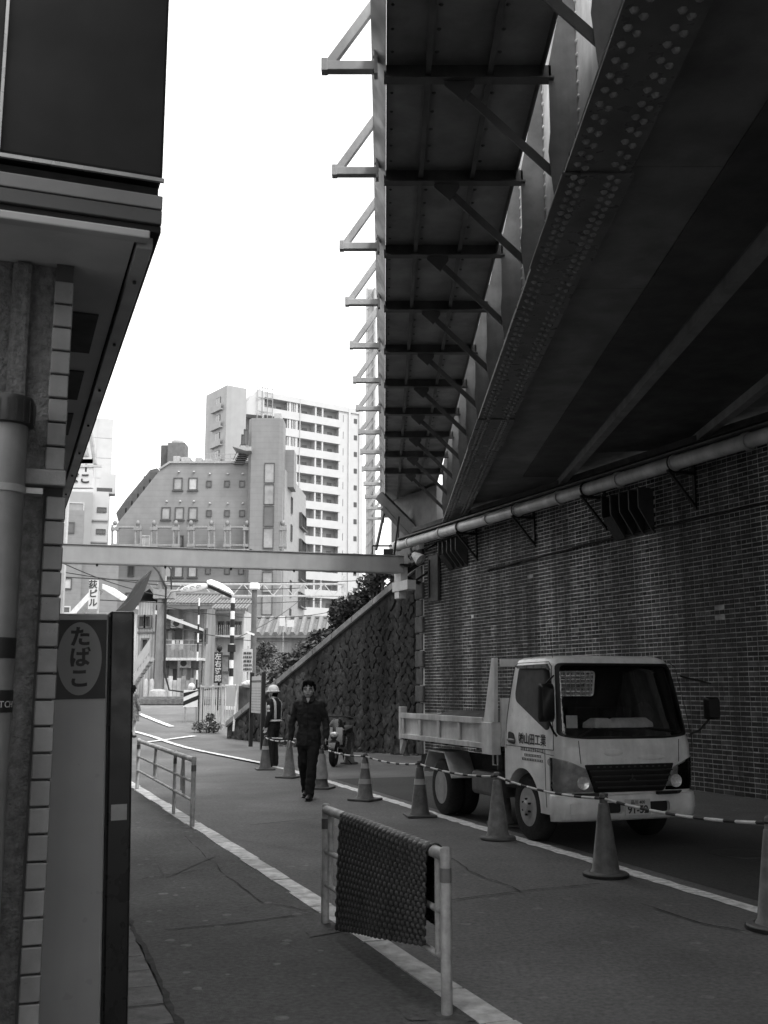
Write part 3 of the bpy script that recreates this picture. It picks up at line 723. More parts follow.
# ================================================================= TIPPER TRUCK
truck = thing('tipper_truck', 'white small tipper truck parked against the brick wall, facing the camera', 'truck', (2.25, 12.16, .007), math.atan2(-.947, .321))
tw = M('truck_white', .85, .35, .12, 7, streak=.25, coat=.3, big=.05); tb = M('truck_black', .012, .4, .2, 6); bedm = M('bed_paint', .74, .5, .14, 7, streak=.3)
chas = M('chassis', .04, .7, .4, 9)
def lerp_tab(tab, z, k):
    if z <= tab[0][0]: return tab[0][k]
    for a, c in zip(tab[:-1], tab[1:]):
        if z <= c[0]: t = (z - a[0]) / (c[0] - a[0]); return a[k] + (c[k] - a[k]) * t
    return tab[-1][k]
#        z    front  halfw  rear   rf
CAB = [(.33, .93, .82, -.28, .14), (.46, .965, .825, -.28, .16), (.60, 1.02, .83, -.28, .17), (.84, 1.045, .83, -.28, .18), (1.02, 1.04, .83, -.28, .19), (1.10, 1.015, .828, -.27, .2), (1.25, .985, .818, -.24, .2),
       (1.55, .915, .79, -.18, .2), (1.80, .855, .762, -.13, .2), (1.87, .83, .748, -.12, .2), (1.92, .79, .72, -.10, .2), (1.948, .73, .67, -.06, .22), (1.96, .62, .58, .02, .24)]
YC = -.03
def cab_ring(z, off=0.0, zoff=0.0):
    xf, w, xr, rf = (lerp_tab(CAB, z, k) for k in (1, 2, 3, 4))
    xf += off; w += off; xr -= off; rr = .06; pts = []
    def arc(cx, cy, r, a0, a1, n):
        for k in range(n + 1):
            a = R(a0 + (a1 - a0) * k / n); pts.append(Vector((cx + r * math.cos(a), YC + cy + r * math.sin(a), z + zoff)))
    bow = .035
    arc(xf - rf - bow, -w + rf, rf, -90, -8, 8)
    for k in range(1, 8): t = -1 + 2 * k / 8; pts.append(Vector((xf - bow + bow * (1 - t * t), YC + t * (w - rf), z + zoff)))
    arc(xf - rf - bow, w - rf, rf, 8, 90, 8); arc(xr + rr, w - rr, rr, 90, 180, 3); arc(xr + rr, -w + rr, rr, 180, 270, 3)
    for k in range(1, 6): pass
    return pts
def cab_solid(off, z0, z1, ztop=0.0):
    zs = [z0] + [z0 + (z1 - z0) * k / 40 for k in range(1, 40)] + [z1]
    zs = sorted(set(zs + [c[0] for c in CAB if z0 < c[0] < z1])); zs = [z for i, z in enumerate(zs) if i == 0 or z - zs[i - 1] > 1e-4]
    return MB().loft([cab_ring(z, off) for z in zs])
def boolean(base, cutters, op='DIFFERENCE', mats=None):
    """base MB cut by a list of MBs -> mesh object (unparented, temp)"""
    o = base.build('tmp', mats or tw); cs = []
    for c in cutters:
        co = c.build('tmp_cut', mats or tw); cs.append(co); m_ = o.modifiers.new('b', 'BOOLEAN'); m_.operation = op; m_.object = co; m_.solver = 'EXACT'
    me = evaluated(o, 'part')
    for co in cs: bpy.data.objects.remove(co)
    return me
def put(name, me, mat, parent, smooth=35):
    me.name = name; me.materials.clear(); me.materials.append(mat)
    me.polygons.foreach_set('material_index', [0] * len(me.polygons)); me.polygons.foreach_set('use_smooth', [True] * len(me.polygons)); me.set_sharp_from_angle(angle=R(smooth))
    o = bpy.data.objects.new(name, me); COL.objects.link(o); o.parent = parent; return o
def rounded(poly, r, n=4):
    out = []; k = len(poly)
    for i in range(k):
        p0, p1, p2 = Vector(poly[i - 1]), Vector(poly[i]), Vector(poly[(i + 1) % k]); rr = r[i] if isinstance(r, (list, tuple)) else r
        a = p1 + (p0 - p1).normalized() * min(rr, (p0 - p1).length * .45); c = p1 + (p2 - p1).normalized() * min(rr, (p2 - p1).length * .45)
        for j in range(n + 1): t = j / n; out.append(a * (1 - t) ** 2 + p1 * (2 * t * (1 - t)) + c * t * t)
    return out
side_win = rounded([(.045, 1.835), (.0, 1.55), (.03, 1.475), (.77, 1.185), (.815, 1.21), (.765, 1.6), (.69, 1.835)], .05)
wind = rounded([(YC - .775, 1.13), (YC - .55, 1.095), (YC + .55, 1.095), (YC + .775, 1.13), (YC + .69, 1.872), (YC - .69, 1.872)], [.06, .2, .2, .06, .06, .06])
back_l = rounded([(-.24, 1.52), (.24, 1.52), (.24, 1.81), (-.24, 1.81)], .05); back_r = rounded([(.08, 1.38), (.58, 1.38), (.56, 1.80), (.08, 1.80)], .06)
def px_prism(poly, x0, x1): return MB().prism([(x0, p[0], p[1]) for p in poly], (x1 - x0, 0, 0))
def py_prism(poly, y0, y1): return MB().prism([(p[0], y0, p[1]) for p in poly], (0, y1 - y0, 0))
def grow(poly, g):
    c = sum((Vector(p) for p in poly), Vector((0, 0))) / len(poly); return [Vector(p) + (Vector(p) - c).normalized() * g for p in poly]
arch = lambda y0, y1: MB().lathe([(.0, y0), (.40, y0), (.40, y1), (.0, y1)], 28, (.20, 0, .36), axis='y')
me = boolean(cab_solid(0, .33, 1.96), [cab_solid(-.045, .98, 1.915), px_prism(wind, .5, 1.3), py_prism(side_win, -1.2, 1.2), px_prism(back_l, -.6, .2), arch(-1.2, -.42), arch(.36, 1.2), MB().box(-.5, .2, -1.2, 1.2, .2, .56), MB().box(-.5, 1.3, -.42, .36, .2, .5)])
body = put('cab', me, tw, truck, 32)
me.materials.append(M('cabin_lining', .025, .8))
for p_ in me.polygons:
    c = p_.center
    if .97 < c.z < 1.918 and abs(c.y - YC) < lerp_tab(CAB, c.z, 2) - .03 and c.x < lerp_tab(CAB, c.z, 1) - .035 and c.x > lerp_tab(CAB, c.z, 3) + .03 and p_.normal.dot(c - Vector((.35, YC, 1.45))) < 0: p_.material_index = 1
def skin(poly, axis, o0, o1, name, mat, parent=body, lo=None, hi=None, z0=.46, z1=1.955):
    """a panel lying on the cab's skin between offsets o0 and o1, cut to a polygon"""
    lim = (.3, 1.4) if axis == 'x' else ((-1.3, -.3) if axis == 'r' else (.25, 1.3))
    if lo is not None: lim = (lo, hi)
    cut = px_prism(poly, *lim) if axis == 'x' else py_prism(poly, *lim)
    shell = boolean(cab_solid(o1, z0, z1), [cab_solid(o0, z0 - .02, z1 + .02)])
    tmp = bpy.data.objects.new('tmp', shell); COL.objects.link(tmp); co = cut.build('tmp_cut', tw)
    m_ = tmp.modifiers.new('b', 'BOOLEAN'); m_.operation = 'INTERSECT'; m_.object = co; m_.solver = 'EXACT'
    me = evaluated(tmp, name); bpy.data.objects.remove(co)
    return put(name, me, mat, parent)
wg = glass('truck_glass', .88, .02)
skin(wind, 'x', -.02, -.014, 'windscreen', wg)
skin(side_win, 'r', -.02, -.014, 'side_window', wg); skin(side_win, 'l', -.02, -.014, 'side_window', wg)
def band(poly, w):
    """rubber gasket frame polygon ring as prism difference"""
    return grow(poly, w)
def gasket(poly, axis, name, g0, g1, mat, off=.004):
    lim = (.3, 1.4) if axis == 'x' else ((-1.3, -.3) if axis == 'r' else (.25, 1.3))
    mk = px_prism if axis == 'x' else py_prism
    shell = boolean(cab_solid(off, .46, 1.955), [cab_solid(-.03, .44, 1.97)])
    tmp = bpy.data.objects.new('tmp', shell); COL.objects.link(tmp)
    c1 = mk(grow(poly, g1), *lim).build('tmp_cut', tw); c2 = mk(grow(poly, g0), lim[0] - .05, lim[1] + .05).build('tmp_cut', tw)
    for c, op in ((c1, 'INTERSECT'), (c2, 'DIFFERENCE')):
        m_ = tmp.modifiers.new('b', 'BOOLEAN'); m_.operation = op; m_.object = c; m_.solver = 'EXACT'
    me = evaluated(tmp, name); bpy.data.objects.remove(c1); bpy.data.objects.remove(c2)
    return put(name, me, mat, body)
gasket(wind, 'x', 'windscreen_gasket', -.035, .006, tb)
for a in 'rl': gasket(side_win, a, 'window_gasket', -.012, .014, tb)
# grille, lamps
grille = skin(rounded([(YC - .41, .555), (YC + .41, .555), (YC + .53, .838), (YC - .53, .838)], .02), 'x', -.01, .004, 'grille', tb, lo=.55, hi=1.4)
for k in range(4): MB().prism([(1.048, YC - .40 - k * .03, .60 + k * .055), (1.048, YC + .40 + k * .03, .60 + k * .055), (1.048, YC + .40 + k * .03, .615 + k * .055), (1.048, YC - .40 - k * .03, .615 + k * .055)], (.012, 0, 0)).build('slat', M('slat_black', .025, .4), grille)
em = MB()
for a in (90, 210, 330):
    c = Vector((.026 * math.cos(R(a)), .026 * math.sin(R(a)))); d = c.normalized(); n = Vector((-d.y, d.x))
    em.prism([(1.064, YC + q.x, .69 + q.y) for q in (c - d * .026, c + n * .015, c + d * .026, c - n * .015)], (.004, 0, 0))
em.build('emblem', M('emblem_grey', .07, .3, metal=.5), grille)
for k in range(12): MB().box(1.05, 1.056, YC - .40 + k * .072, YC - .375 + k * .072, .805, .82).build('letter_mark', M('letter_grey', .06, .4), grille)
lens = M('lamp_lens', .85, .15, .3, 12); refl = M('reflector', .8, .2, .3, 40, metal=.4); clearg = glass('lamp_cover', .8, .03)
for sg in (-1, 1):
    hp = [(YC + sg * .86, .915), (YC + sg * .70, .875), (YC + sg * .47, .775), (YC + sg * .425, .565), (YC + sg * .86, .56)]
    if sg > 0: hp = hp[::-1]
    hl = skin(rounded(hp, .015), 'x', -.02, .003, 'headlight', lens, lo=.84, hi=1.4)
    skin(rounded([(p[0] * .998, p[1]) for p in hp], .015), 'x', .006, .009, 'lens_cover', clearg, hl, lo=.845, hi=1.4)
    for yy, zz, r_ in ((.55, .655, .07), (.70, .66, .075), (.70, .80, .055)):
        x = 1.028 - (.10 if yy > .6 else .018) - (.02 if yy > .7 else 0)
        MB().lathe([(r_, 0), (r_ * .95, .02), (r_ * .3, .012), (0, .01)], 16, (x, YC + sg * yy, zz), axis='x').build('reflector', refl, hl, 50)
    MB().prism([(.84, YC + sg * .825, .553), (1.04, YC + sg * .55, .553), (1.075, YC + sg * .30, .553), (1.02, YC + sg * .30, .553), (.82, YC + sg * .7, .553)][::(1 if sg < 0 else -1)], (0, 0, -.03)).build('lamp_trim', tb, body)
# bumper
rings = []
for z, o in ((.27, -.02), (.30, .02), (.38, .04), (.48, .04), (.525, .03), (.54, .0)):
    xf = 1.0 + o; w = .835 + o * .4; pts = []
    for k in range(13):
        a = R(-90 + 82 * k / 12); pts.append(Vector((xf - .16 + .12 * math.cos(a) - .0, YC - w + .17 + .17 * math.sin(a), z)))
    for k in range(1, 10): t = -1 + 2 * k / 10; pts.append(Vector((xf - .03 + .03 * (1 - t * t), YC + t * (w - .17), z)))
    for k in range(13):
        a = R(8 + 82 * k / 12); pts.append(Vector((xf - .16 + .12 * math.cos(a), YC + w - .17 + .17 * math.sin(a), z)))
    pts += [Vector((.85, YC + w, z)), Vector((.85, YC - w, z))]
    rings.append(pts)
bump = MB().loft(rings); slot = lambda y0, y1: px_prism(rounded([(y0, .345), (y1, .345), (y1, .455), (y0, .455)], .03), .97, 1.3)
bo = put('bumper', boolean(bump, [slot(YC - .34, YC - .1), slot(YC + .2, YC + .46)]), tw, truck, 40)
MB().box(.956, .978, YC - .4, YC + .5, .33, .47).build('air_intake', tb, bo)
MB().prism([(1.012, p[0], p[1]) for p in rounded([(YC - .70, .35), (YC - .52, .35), (YC - .52, .46), (YC - .70, .46)], .02)], (.008, 0, 0)).build('fog_lamp_cover', tw, bo)
pl = MB().box(1.05, 1.062, YC - .095, YC + .205, .325, .485).build('number_plate', M('plate_white', .55, .4, .05), bo, None, .004)
ink = M('plate_ink', .03, .5)
text('品川 400', .045, ink, pl, frame_m((1.0635, YC + .055, .452), (0, 1, 0), (0, 0, 1)), depth=.0006, bold=.001)
text('91-52', .105, ink, pl, frame_m((1.0635, YC + .055, .378), (0, 1, 0), (0, 0, 1)), depth=.0006, bold=.003)
# door: seams, handle, lettering
def sx_y(z): return YC - lerp_tab(CAB, z, 2)
def seam(pts, r=.004, mat=tb, side=-1):
    out = []
    for (x0, z0), (x1, z1) in zip(pts[:-1], pts[1:]):
        for k in range(8): t = k / 8; z = z0 + (z1 - z0) * t; out.append((x0 + (x1 - x0) * t, sx_y(z) if side < 0 else 2 * YC - sx_y(z), z))
    x, z = pts[-1]; out.append((x, sx_y(z) if side < 0 else 2 * YC - sx_y(z), z))
    return MB().tube(out, r, 6)
for sd_ in (-1, 1):
    door = seam([(-.20, .95), (-.19, 1.3), (-.10, 1.84), (-.04, 1.89), (.70, 1.89), (.79, 1.84), (.86, 1.45), (.93, 1.12), (.93, .985), (.72, .985), (-.20, .985)], side=sd_).build('door_seam', tb, body)
seam([(.74, .985), (.74, .40)]).build('door_seam', tb, body); seam([(.36, .985), (.72, .94), (.93, .93)], .003).build('door_seam', tb, body)
hnd = MB().prism([(p[0], -.868, p[1]) for p in rounded([(-.14, 1.02), (.03, 1.0), (.05, 1.04), (.0, 1.12), (-.12, 1.14)], .03)], (0, .02, 0)).build('door_handle_recess', tb, body)
MB().tube([(-.12, -.874, 1.045), (-.03, -.884, 1.05), (.04, -.87, 1.045)], .014, 8).build('door_handle', M('handle_grey', .2, .35), hnd, 50)
text('㈱山田工業', .128, ink, body, frame_m((.45, -.8625, 1.065), (1, 0, -.012), (0, 0, 1)), depth=.001, bold=.002, spacing=1.0)
sg_ = M('lettering_dark', .06, .5)
def marks(x0, x1, z, h, n, parent, y=-.8625):
    w = (x1 - x0) / n; m_ = MB()
    for k in range(n):
        a = x0 + k * w
        m_.box(a + w * .1, a + w * .85, y - .001, y + .003, z + h * .35, z + h * .5)
        m_.box(a + w * random.uniform(.2, .4), a + w * .55, y - .0015, y + .003, z - h * .5, z + h * .5)
        m_.box(a + w * .15, a + w * .8, y - .001, y + .003, z - h * .5, z - h * .3)
    return m_.build('small_lettering', sg_, parent)
marks(.17, .72, .965, .036, 13, body, -.8625); marks(.26, .66, .905, .024, 11, body); marks(.20, .70, .86, .024, 13, body)
MB().lathe([(.028, -.0015), (.034, -.0015), (.034, .002), (.028, .002)], 24, (.83, -.862, .86), axis='y').build('round_sticker', M('sticker_grey', .3, .5), body)
# dent and crease on the nose panel, panel seams
for y in (-.60, .56): MB().tube([(1.045 - (.02 if abs(y) > .5 else 0), y + YC * 0, .85), (1.02, y * 1.03, 1.08)], .0035, 6).build('panel_seam', tb, body)
MB().ball((1.03, -.22, .955), .02, .13, .045, 12).build('dent', tw, body, 60); MB().ball((1.033, .2, .90), .016, .2, .03, 12).build('dent', tw, body, 60)
# wipers, mirrors, visor, dashboard, seats, wheel
for y0, y1 in ((-.62, -.05), (.0, .55)):
    MB().tube([(1.03, y0, 1.12), (.985, y0 + .2, 1.2), (.99, y1, 1.17)], .008, 6).build('wiper', tb, body)
for sg in (-1, 1):
    yy = YC + (-.93 if sg < 0 else 1.06)
    m_ = MB().tube([(.95, YC + sg * .80, 1.13), (1.02, YC + sg * .87, 1.17), (1.0, yy, 1.32)], .012, 8).tube([(.86, YC + sg * .77, 1.74), (1.0, yy, 1.66)], .01, 8).build('mirror_arm', tb, truck, 50)
    z0, z1 = (1.27, 1.66) if sg < 0 else (1.28, 1.52)
    MB().loft([[(x, yy + a * .085 * s_, (z0 + z1) / 2 + c * (z1 - z0) / 2 * s_) for a, c in ((-.8, -1), (.8, -1), (1, -.8), (1, .8), (.8, 1), (-.8, 1), (-1, .8), (-1, -.8))] for x, s_ in ((.965, 1), (1.01, .98), (1.045, .8))]).build('mirror', tb, m_, 50)
MB().prism([(p[0], -.80, p[1]) for p in [(.0, 1.86), (.74, 1.865), (.80, 1.80), (.745, 1.82), (.06, 1.83)]], (0, -.03, 0)).build('rain_visor', M('visor_grey', .12, .3), body)
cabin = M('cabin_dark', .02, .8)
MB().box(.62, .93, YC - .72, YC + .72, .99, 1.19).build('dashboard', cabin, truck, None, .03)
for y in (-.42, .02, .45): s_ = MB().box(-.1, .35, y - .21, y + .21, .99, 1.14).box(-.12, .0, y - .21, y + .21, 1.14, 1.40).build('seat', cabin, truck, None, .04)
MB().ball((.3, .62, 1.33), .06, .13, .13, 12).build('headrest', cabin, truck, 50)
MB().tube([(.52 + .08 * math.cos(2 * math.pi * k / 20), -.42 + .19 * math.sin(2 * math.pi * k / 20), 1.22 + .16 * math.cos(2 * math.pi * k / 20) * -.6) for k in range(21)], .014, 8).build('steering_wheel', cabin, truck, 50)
pp = M('paper', .8, .7, .2, 9)
for i, (x, y, w, d, r) in enumerate(((.80, -.25, .15, .1, .3), (.78, .08, .22, .11, -.1), (.74, .28, .12, .09, .2))):
    q = tag(MB().loft([[(a * w * s_ + random.uniform(-.01, .01), c * d * s_, zz) for a, c in ((-1, -1), (1, -1), (1, 1), (-1, 1))] for zz, s_ in ((0, 1), (.05, .97), (.10, .55))]).build('paper_bundle', pp, None, None, .01), ('rumpled white paper at the driver side of the dashboard', 'flat white paper in the middle of the dashboard', 'small pale paper at the passenger side of the dashboard')[i], 'papers')
    q.location = truck.matrix_basis @ Vector((x, y, 1.2)); q.rotation_euler.z = truck.rotation_euler.z + r + R(90)
q = tag(MB().box(-.06, .06, -.004, .004, 0, .13).build('parking_card', pp), 'upright white card behind the windscreen by the mirror', 'card'); q.location = truck.matrix_basis @ Vector((.82, -.58, 1.2)); q.rotation_euler.z = truck.rotation_euler.z + R(75)
gr = MB()
for k in range(9): gr.tube([(-.25, -.26 + k * .065, 1.48), (-.24, -.26 + k * .065, 1.84)], .008, 5)
for k in range(6): gr.tube([(-.25, -.28, 1.5 + k * .06), (-.25, .28, 1.5 + k * .06)], .008, 5)
gr.build('window_guard', M('guard_pale', .5, .5), body)
MB().tube([(.70, -.72, 1.93), (.68, -.74, 2.25)], .003, 5).build('aerial', tb, truck)
# load bed
bed = MB().box(-3.56, -.40, -.80, .74, .90, .955).build('bed_floor', chas, truck)
for sg in (-1, 1):
    y = YC + sg * .835; s0, s1 = (y - .02, y + .02)
    sp = MB().box(-3.56, -.72, s0, s1, .955, 1.25).build('side_board', bedm, truck, None, .006)
    e0, e1 = (y - .055, y - .022) if sg < 0 else (y + .022, y + .055)
    MB().box(-3.56, -.72, e0, e1, 1.20, 1.275).build('top_rail', bedm, sp, None, .006); MB().box(-3.56, -.72, e0, e1, .92, .985).build('bottom_rail', bedm, sp, None, .006)
    for k in range(5): x = -3.50 + k * .68; MB().box(x - .04, x + .04, e0 + .006, e1 - .006, .987, 1.198).build('rib', bedm, sp, None, .004)
    MB().box(-3.66, -3.57, y - .05, y + .05, .90, 1.36).build('rear_post', bedm, truck, None, .008)
    MB().box(-.715, -.43, y - .065, y + .05, .86, 1.225).build('hinge_box', bedm, truck, None, .008)
    MB().prism([(-.70, y - .045, 1.227), (-.40, y - .045, 1.227), (-.37, y - .045, 1.96), (-.45, y - .045, 1.96)], (0, .05, 0)).build('tapered_post', bedm, truck, None, .006)
    for k in range(6): MB().bar((-3.4 + k * .5, y - .03, .90), (-3.4 + k * .5, y - .03, .93), .03, .03).build('latch', chas, sp)
    # mudguard
    for (xa, za), (xb, zb) in zip([(-2.82, .52), (-2.62, .80), (-2.06, .80), (-1.82, .50)][:-1], [(-2.82, .52), (-2.62, .80), (-2.06, .80), (-1.82, .50)][1:]):
        MB().bar((xa, YC + sg * .66, za), (xb, YC + sg * .66, zb), .34, .02, up=(0, 0, 1)).build('mudguard', bedm, truck, None, .004)
    MB().prism([(-3.66, y - .03, .895), (-3.5, y - .03, .895), (-3.66, y - .03, .70)], (0, .06, 0)).build('corner_gusset', bedm, truck)
MB().box(-3.60, -3.56, -.84, .78, .95, 1.26).build('tailgate', bedm, truck, None, .006)
MB().box(-.43, -.39, -.82, .76, .955, 1.50).build('headboard', bedm, truck, None, .006)
MB().box(-.42, -.38, -.82, .76, 1.86, 1.95).build('head_bar', bedm, truck, None, .006)
MB().tube([(-3.62, -.82, 1.36), (-3.62, -.82, 1.43), (-3.62, -.76, 1.43), (-3.62, -.76, 1.36)], .012, 6).build('hook', chas, truck)
for sg in (-1, 1): MB().box(-3.4, .9, YC + sg * .38 - .04, YC + sg * .38 + .04, .55, .78).build('chassis_rail', chas, truck)
MB().box(-2.36, -2.2, -.6, .55, .30, .42).build('rear_axle', chas, truck); MB().box(.18, .32, -.6, .55, .28, .40).build('front_axle', chas, truck)
MB().box(-1.35, -.62, -.80, -.5, .36, .64).build('fuel_tank', M('tank_grey', .12, .5, .3, 6), truck, None, .05, seg=3)
MB().tube([(-1.45, -.62, .46), (-1.1, -.66, .42), (-1.0, -.72, .55)], .05, 10).build('exhaust', M('exhaust_steel', .2, .5, .4, 9, metal=.4), truck, 50)
MB().tube([(-.62, -.83, .86), (-.62, -.83, .74), (-.50, -.83, .74), (-.50, -.83, .86)], .011, 6).build('step_loop', bedm, truck)
MB().box(-.58, -.1, -.72, .6, .50, .88).build('engine_cover', chas, truck, None, .03)
MB().box(-3.2, -2.9, -.75, -.45, .50, .72).build('tool_box', chas, truck, None, .02)
ld_ = MB(); nu, nv = 24, 12
for j in range(nv + 1):
    for i in range(nu + 1):
        u, v = i / nu, j / nv; ld_.v.append((-3.50 + u * 2.98, -.83 + v * 1.60, 1.12 + .20 * (math.sin(math.pi * v) ** .5) * min(1, 6 * u, 6 * (1 - u)) + .03 * noise.noise((u * 9, v * 5, 1))))
for j in range(nv):
    for i in range(nu): a = j * (nu + 1) + i; ld_.f.append((a, a + 1, a + nu + 2, a + nu + 1)); ld_.m.append(0)
ldo = tag(ld_.build('tarpaulin', M('tarpaulin_black', .012, .7, .3, 6), None, 60), 'black tarpaulin over the load in the truck bed', 'tarpaulin'); ldo.location = truck.location; ldo.rotation_euler.z = truck.rotation_euler.z
ldo.modifiers.new('thickness', 'SOLIDIFY').thickness = .02
tyre_m = M('tyre', .018, .85, .3, 20, .003, 60); rim_m = M('rim', .40, .5, .2, 9, streak=.2)
def wheel(x, y, sg, convex):
    w = thing('wheel', '', '', (x, y, .352)); del w['label']; del w['category']; w.parent = truck
    o = sg
    MB().lathe([(.20, -.10 * o), (.30, -.105 * o), (.335, -.09 * o), (.352, -.06 * o), (.352, .06 * o), (.335, .09 * o), (.30, .105 * o), (.21, .10 * o), (.20, .08 * o)], 36, axis='y').build('tyre', tyre_m, w, 40)
    if convex: prof = [(.205, .095), (.198, .07), (.175, .075), (.15, .085), (.105, .10), (.095, .10), (.07, .115), (.05, .14), (0, .142)]
    else: prof = [(.215, .10), (.20, .095), (.192, .03), (.18, -.045), (.12, -.06), (.09, -.03), (.08, .05), (.05, .06), (0, .06)]
    rm = MB().lathe([(r, h * o) for r, h in prof], 30, axis='y').build('rim', rim_m, w, 40)
    for k in range(6):
        a = 2 * math.pi * k / 6; h = .083 if convex else -.038
        MB().lathe([(.0, h * o), (.026, h * o), (.026, (h + .006) * o), (0, (h + .006) * o)], 10, (.148 * math.cos(a), 0, .148 * math.sin(a)), axis='y').build('rim_hole', dark, rm)
        MB().lathe([(.0, .0), (.012, .0), (.012, .03 * o), (0, .03 * o)], 6, (.082 * math.cos(a + .5), (.1 if convex else -.03) * o, .082 * math.sin(a + .5)), axis='y').build('wheel_nut', dark, rm)
for sg in (-1, 1):
    wheel(.20, YC + sg * .675, sg, True); wheel(-2.28, YC + sg * .69, sg, False); wheel(-2.28, YC + sg * .48, sg, False)
# ================================================================= PEOPLE
skin_m = M('skin', .46, .55, .08, 20); hair_m = M('hair', .004, .9, .3, 40, spec=.1)
cloth_dk = M('jacket_cloth', .026, .85, .2, 14, .003, 90); trou = M('trouser_cloth', .012, .85, .2, 14, .002, 90); shoe_m = M('shoe_leather', .02, .4, .2, 10)
def cap(mb, p, q, r0, r1, n=12):
    p, q = Vector(p), Vector(q); mb.tube([p.lerp(q, t) for t in (0, .33, .66, 1)], [r0 + (r1 - r0) * t for t in (0, .33, .66, 1)], n); mb.ball(p, r0, n=n); mb.ball(q, r1, n=n)
def chain(mb, pts, rs):
    for a, c, r0, r1 in zip(pts[:-1], pts[1:], rs[:-1], rs[1:]): cap(mb, a, c, r0, r1)
def torso(mb, rings, n=24):
    mb.loft([[Vector((cx + rx * math.cos(2 * math.pi * k / n), cy + ry * math.sin(2 * math.pi * k / n), z)) for k in range(n)] for z, cx, cy, rx, ry in rings])
def fuse(mb, name, mat, parent, vox=.012, sm=4, wr=0.0, seed=0):
    """fuse overlapping solids into one continuous skin, then relax it and add folds"""
    o = mb.build('tmp', mat)
    r = o.modifiers.new('r', 'REMESH'); r.mode = 'VOXEL'; r.voxel_size = vox
    s_ = o.modifiers.new('s', 'SMOOTH'); s_.iterations = sm; s_.factor = .5
    me = evaluated(o, name)
    if wr:
        me.calc_loop_triangles(); nrm = [v.normal.copy() for v in me.vertices]
        for v, n_ in zip(me.vertices, nrm):
            c = v.co; q = noise.noise((c.x * 9 + seed, c.y * 9, c.z * 14 + c.x * 6)) + .5 * noise.noise((c.x * 22, c.y * 22 + seed, c.z * 26)); v.co = c + n_ * (q * wr)
    me.materials.clear(); me.materials.append(mat); me.polygons.foreach_set('use_smooth', [True] * len(me.polygons))
    o = bpy.data.objects.new(name, me); COL.objects.link(o); o.parent = parent; return o
def hand(mb, w, d, side, curl=.35):
    """palm and five fingers hanging from the wrist w along d; side = +1 puts the thumb towards +x"""
    w, d = Vector(w), Vector(d).normalized(); f = Vector((0, -1, 0)); f = (f - d * f.dot(d)).normalized(); s_ = d.cross(f)
    mb.loft([[w + d * h + f * (a * ww) + s_ * (c * tt) for a, c in ((-1, -.6), (-.6, -1), (.6, -1), (1, -.6), (1, .6), (.6, 1), (-.6, 1), (-1, .6))] for h, ww, tt in ((-.02, .024, .02), (.03, .038, .017), (.085, .042, .014))])
    for k, (o, ln) in enumerate(((.031, .066), (.011, .074), (-.010, .068), (-.030, .054))):
        p0 = w + d * .08 + f * o; p1 = p0 + d * ln * .5 + s_ * (side * -.012 * curl); p2 = p1 + d * ln * .42 + s_ * (side * -.05 * curl)
        chain(mb, [p0, p1, p2], [.0095, .009, .0075])
    t0 = w + d * .02 + f * .03; t1 = t0 + d * .035 + f * .028; t2 = t1 + d * .035 + f * .004; chain(mb, [t0, t1, t2], [.012, .011, .009])
def head(mb, c, fw=(0, -1, 0)):
    """head centred at c facing -y"""
    x, y, z = c
    mb.ball((x, y + .012, z + .03), .077, .095, .095, 20); mb.ball((x, y - .02, z - .045), .062, .072, .075, 16); mb.ball((x, y - .05, z - .092), .03, .03, .025, 10)
    mb.ball((x, y - .092, z - .028), .014, .02, .02, 8); cap(mb, (x, y - .083, z + .02), (x, y - .098, z - .025), .010, .013, 8)
    for s_ in (-1, 1):
        mb.ball((x + s_ * .079, y + .005, z - .01), .012, .025, .034, 10); mb.ball((x + s_ * .043, y - .062, z - .03), .025, .02, .025, 8); cap(mb, (x + s_ * .018, y - .084, z + .022), (x + s_ * .05, y - .072, z + .022), .011, .009, 6)
def face(parent, c):
    x, y, z = c; em = M('eye_dark', .015, .3); ew = M('eye_white', .4, .4)
    for s_ in (-1, 1):
        e = MB().ball((x + s_ * .032, y - .077, z + .002), .014, .009, .007, 10).build('eye', ew, parent, 60); MB().ball((x + s_ * .032, y - .084, z + .002), .007, .004, .007, 8).build('iris', em, e, 60)
        MB().tube([(x + s_ * .014, y - .092, z + .022), (x + s_ * .034, y - .092, z + .029), (x + s_ * .056, y - .078, z + .02)], .0055, 6).build('eyebrow', hair_m, parent, 60)
    MB().tube([(x - .024, y - .083, z - .068), (x, y - .092, z - .065), (x + .024, y - .083, z - .068)], .005, 6).build('mouth', M('lip', .13, .5), parent, 60)

# --- man walking towards the camera
mq = GT(308, 799)
man = thing('person', 'person in dark jacket and black trousers walking towards the camera', 'person', (mq.x, mq.y, .007), R(-4)); man.scale = (1.03, 1.03, 1.03)
HC = (-.005, -.03, 1.545)
hipL, hipR = (.085, .0, .90), (-.085, .01, .90)
kneL, ankL, kneR, ankR = (.075, -.15, .50), (.055, -.24, .09), (-.07, -.02, .49), (-.06, .26, .12)
shL, elL, wrL = (.172, .0, 1.345), (.245, .04, 1.10), (.262, -.06, .86)
shR, elR, wrR = (-.172, .0, 1.345), (-.25, .03, 1.10), (-.265, -.03, .85)
b_ = MB(); head(b_, HC); cap(b_, (0, 0, 1.36), (0, -.012, 1.49), .058, .054)
torso(b_, [(.84, 0, 0, .14, .10), (1.0, 0, 0, .145, .10), (1.25, 0, 0, .15, .10), (1.34, 0, 0, .12, .08), (1.40, 0, 0, .06, .055)])
for h_, k_, a_ in ((hipL, kneL, ankL), (hipR, kneR, ankR)): chain(b_, [h_, k_, a_], [.08, .055, .04])
for s_, e_, w_ in ((shL, elL, wrL), (shR, elR, wrR)): chain(b_, [s_, e_, w_], [.045, .04, .028])
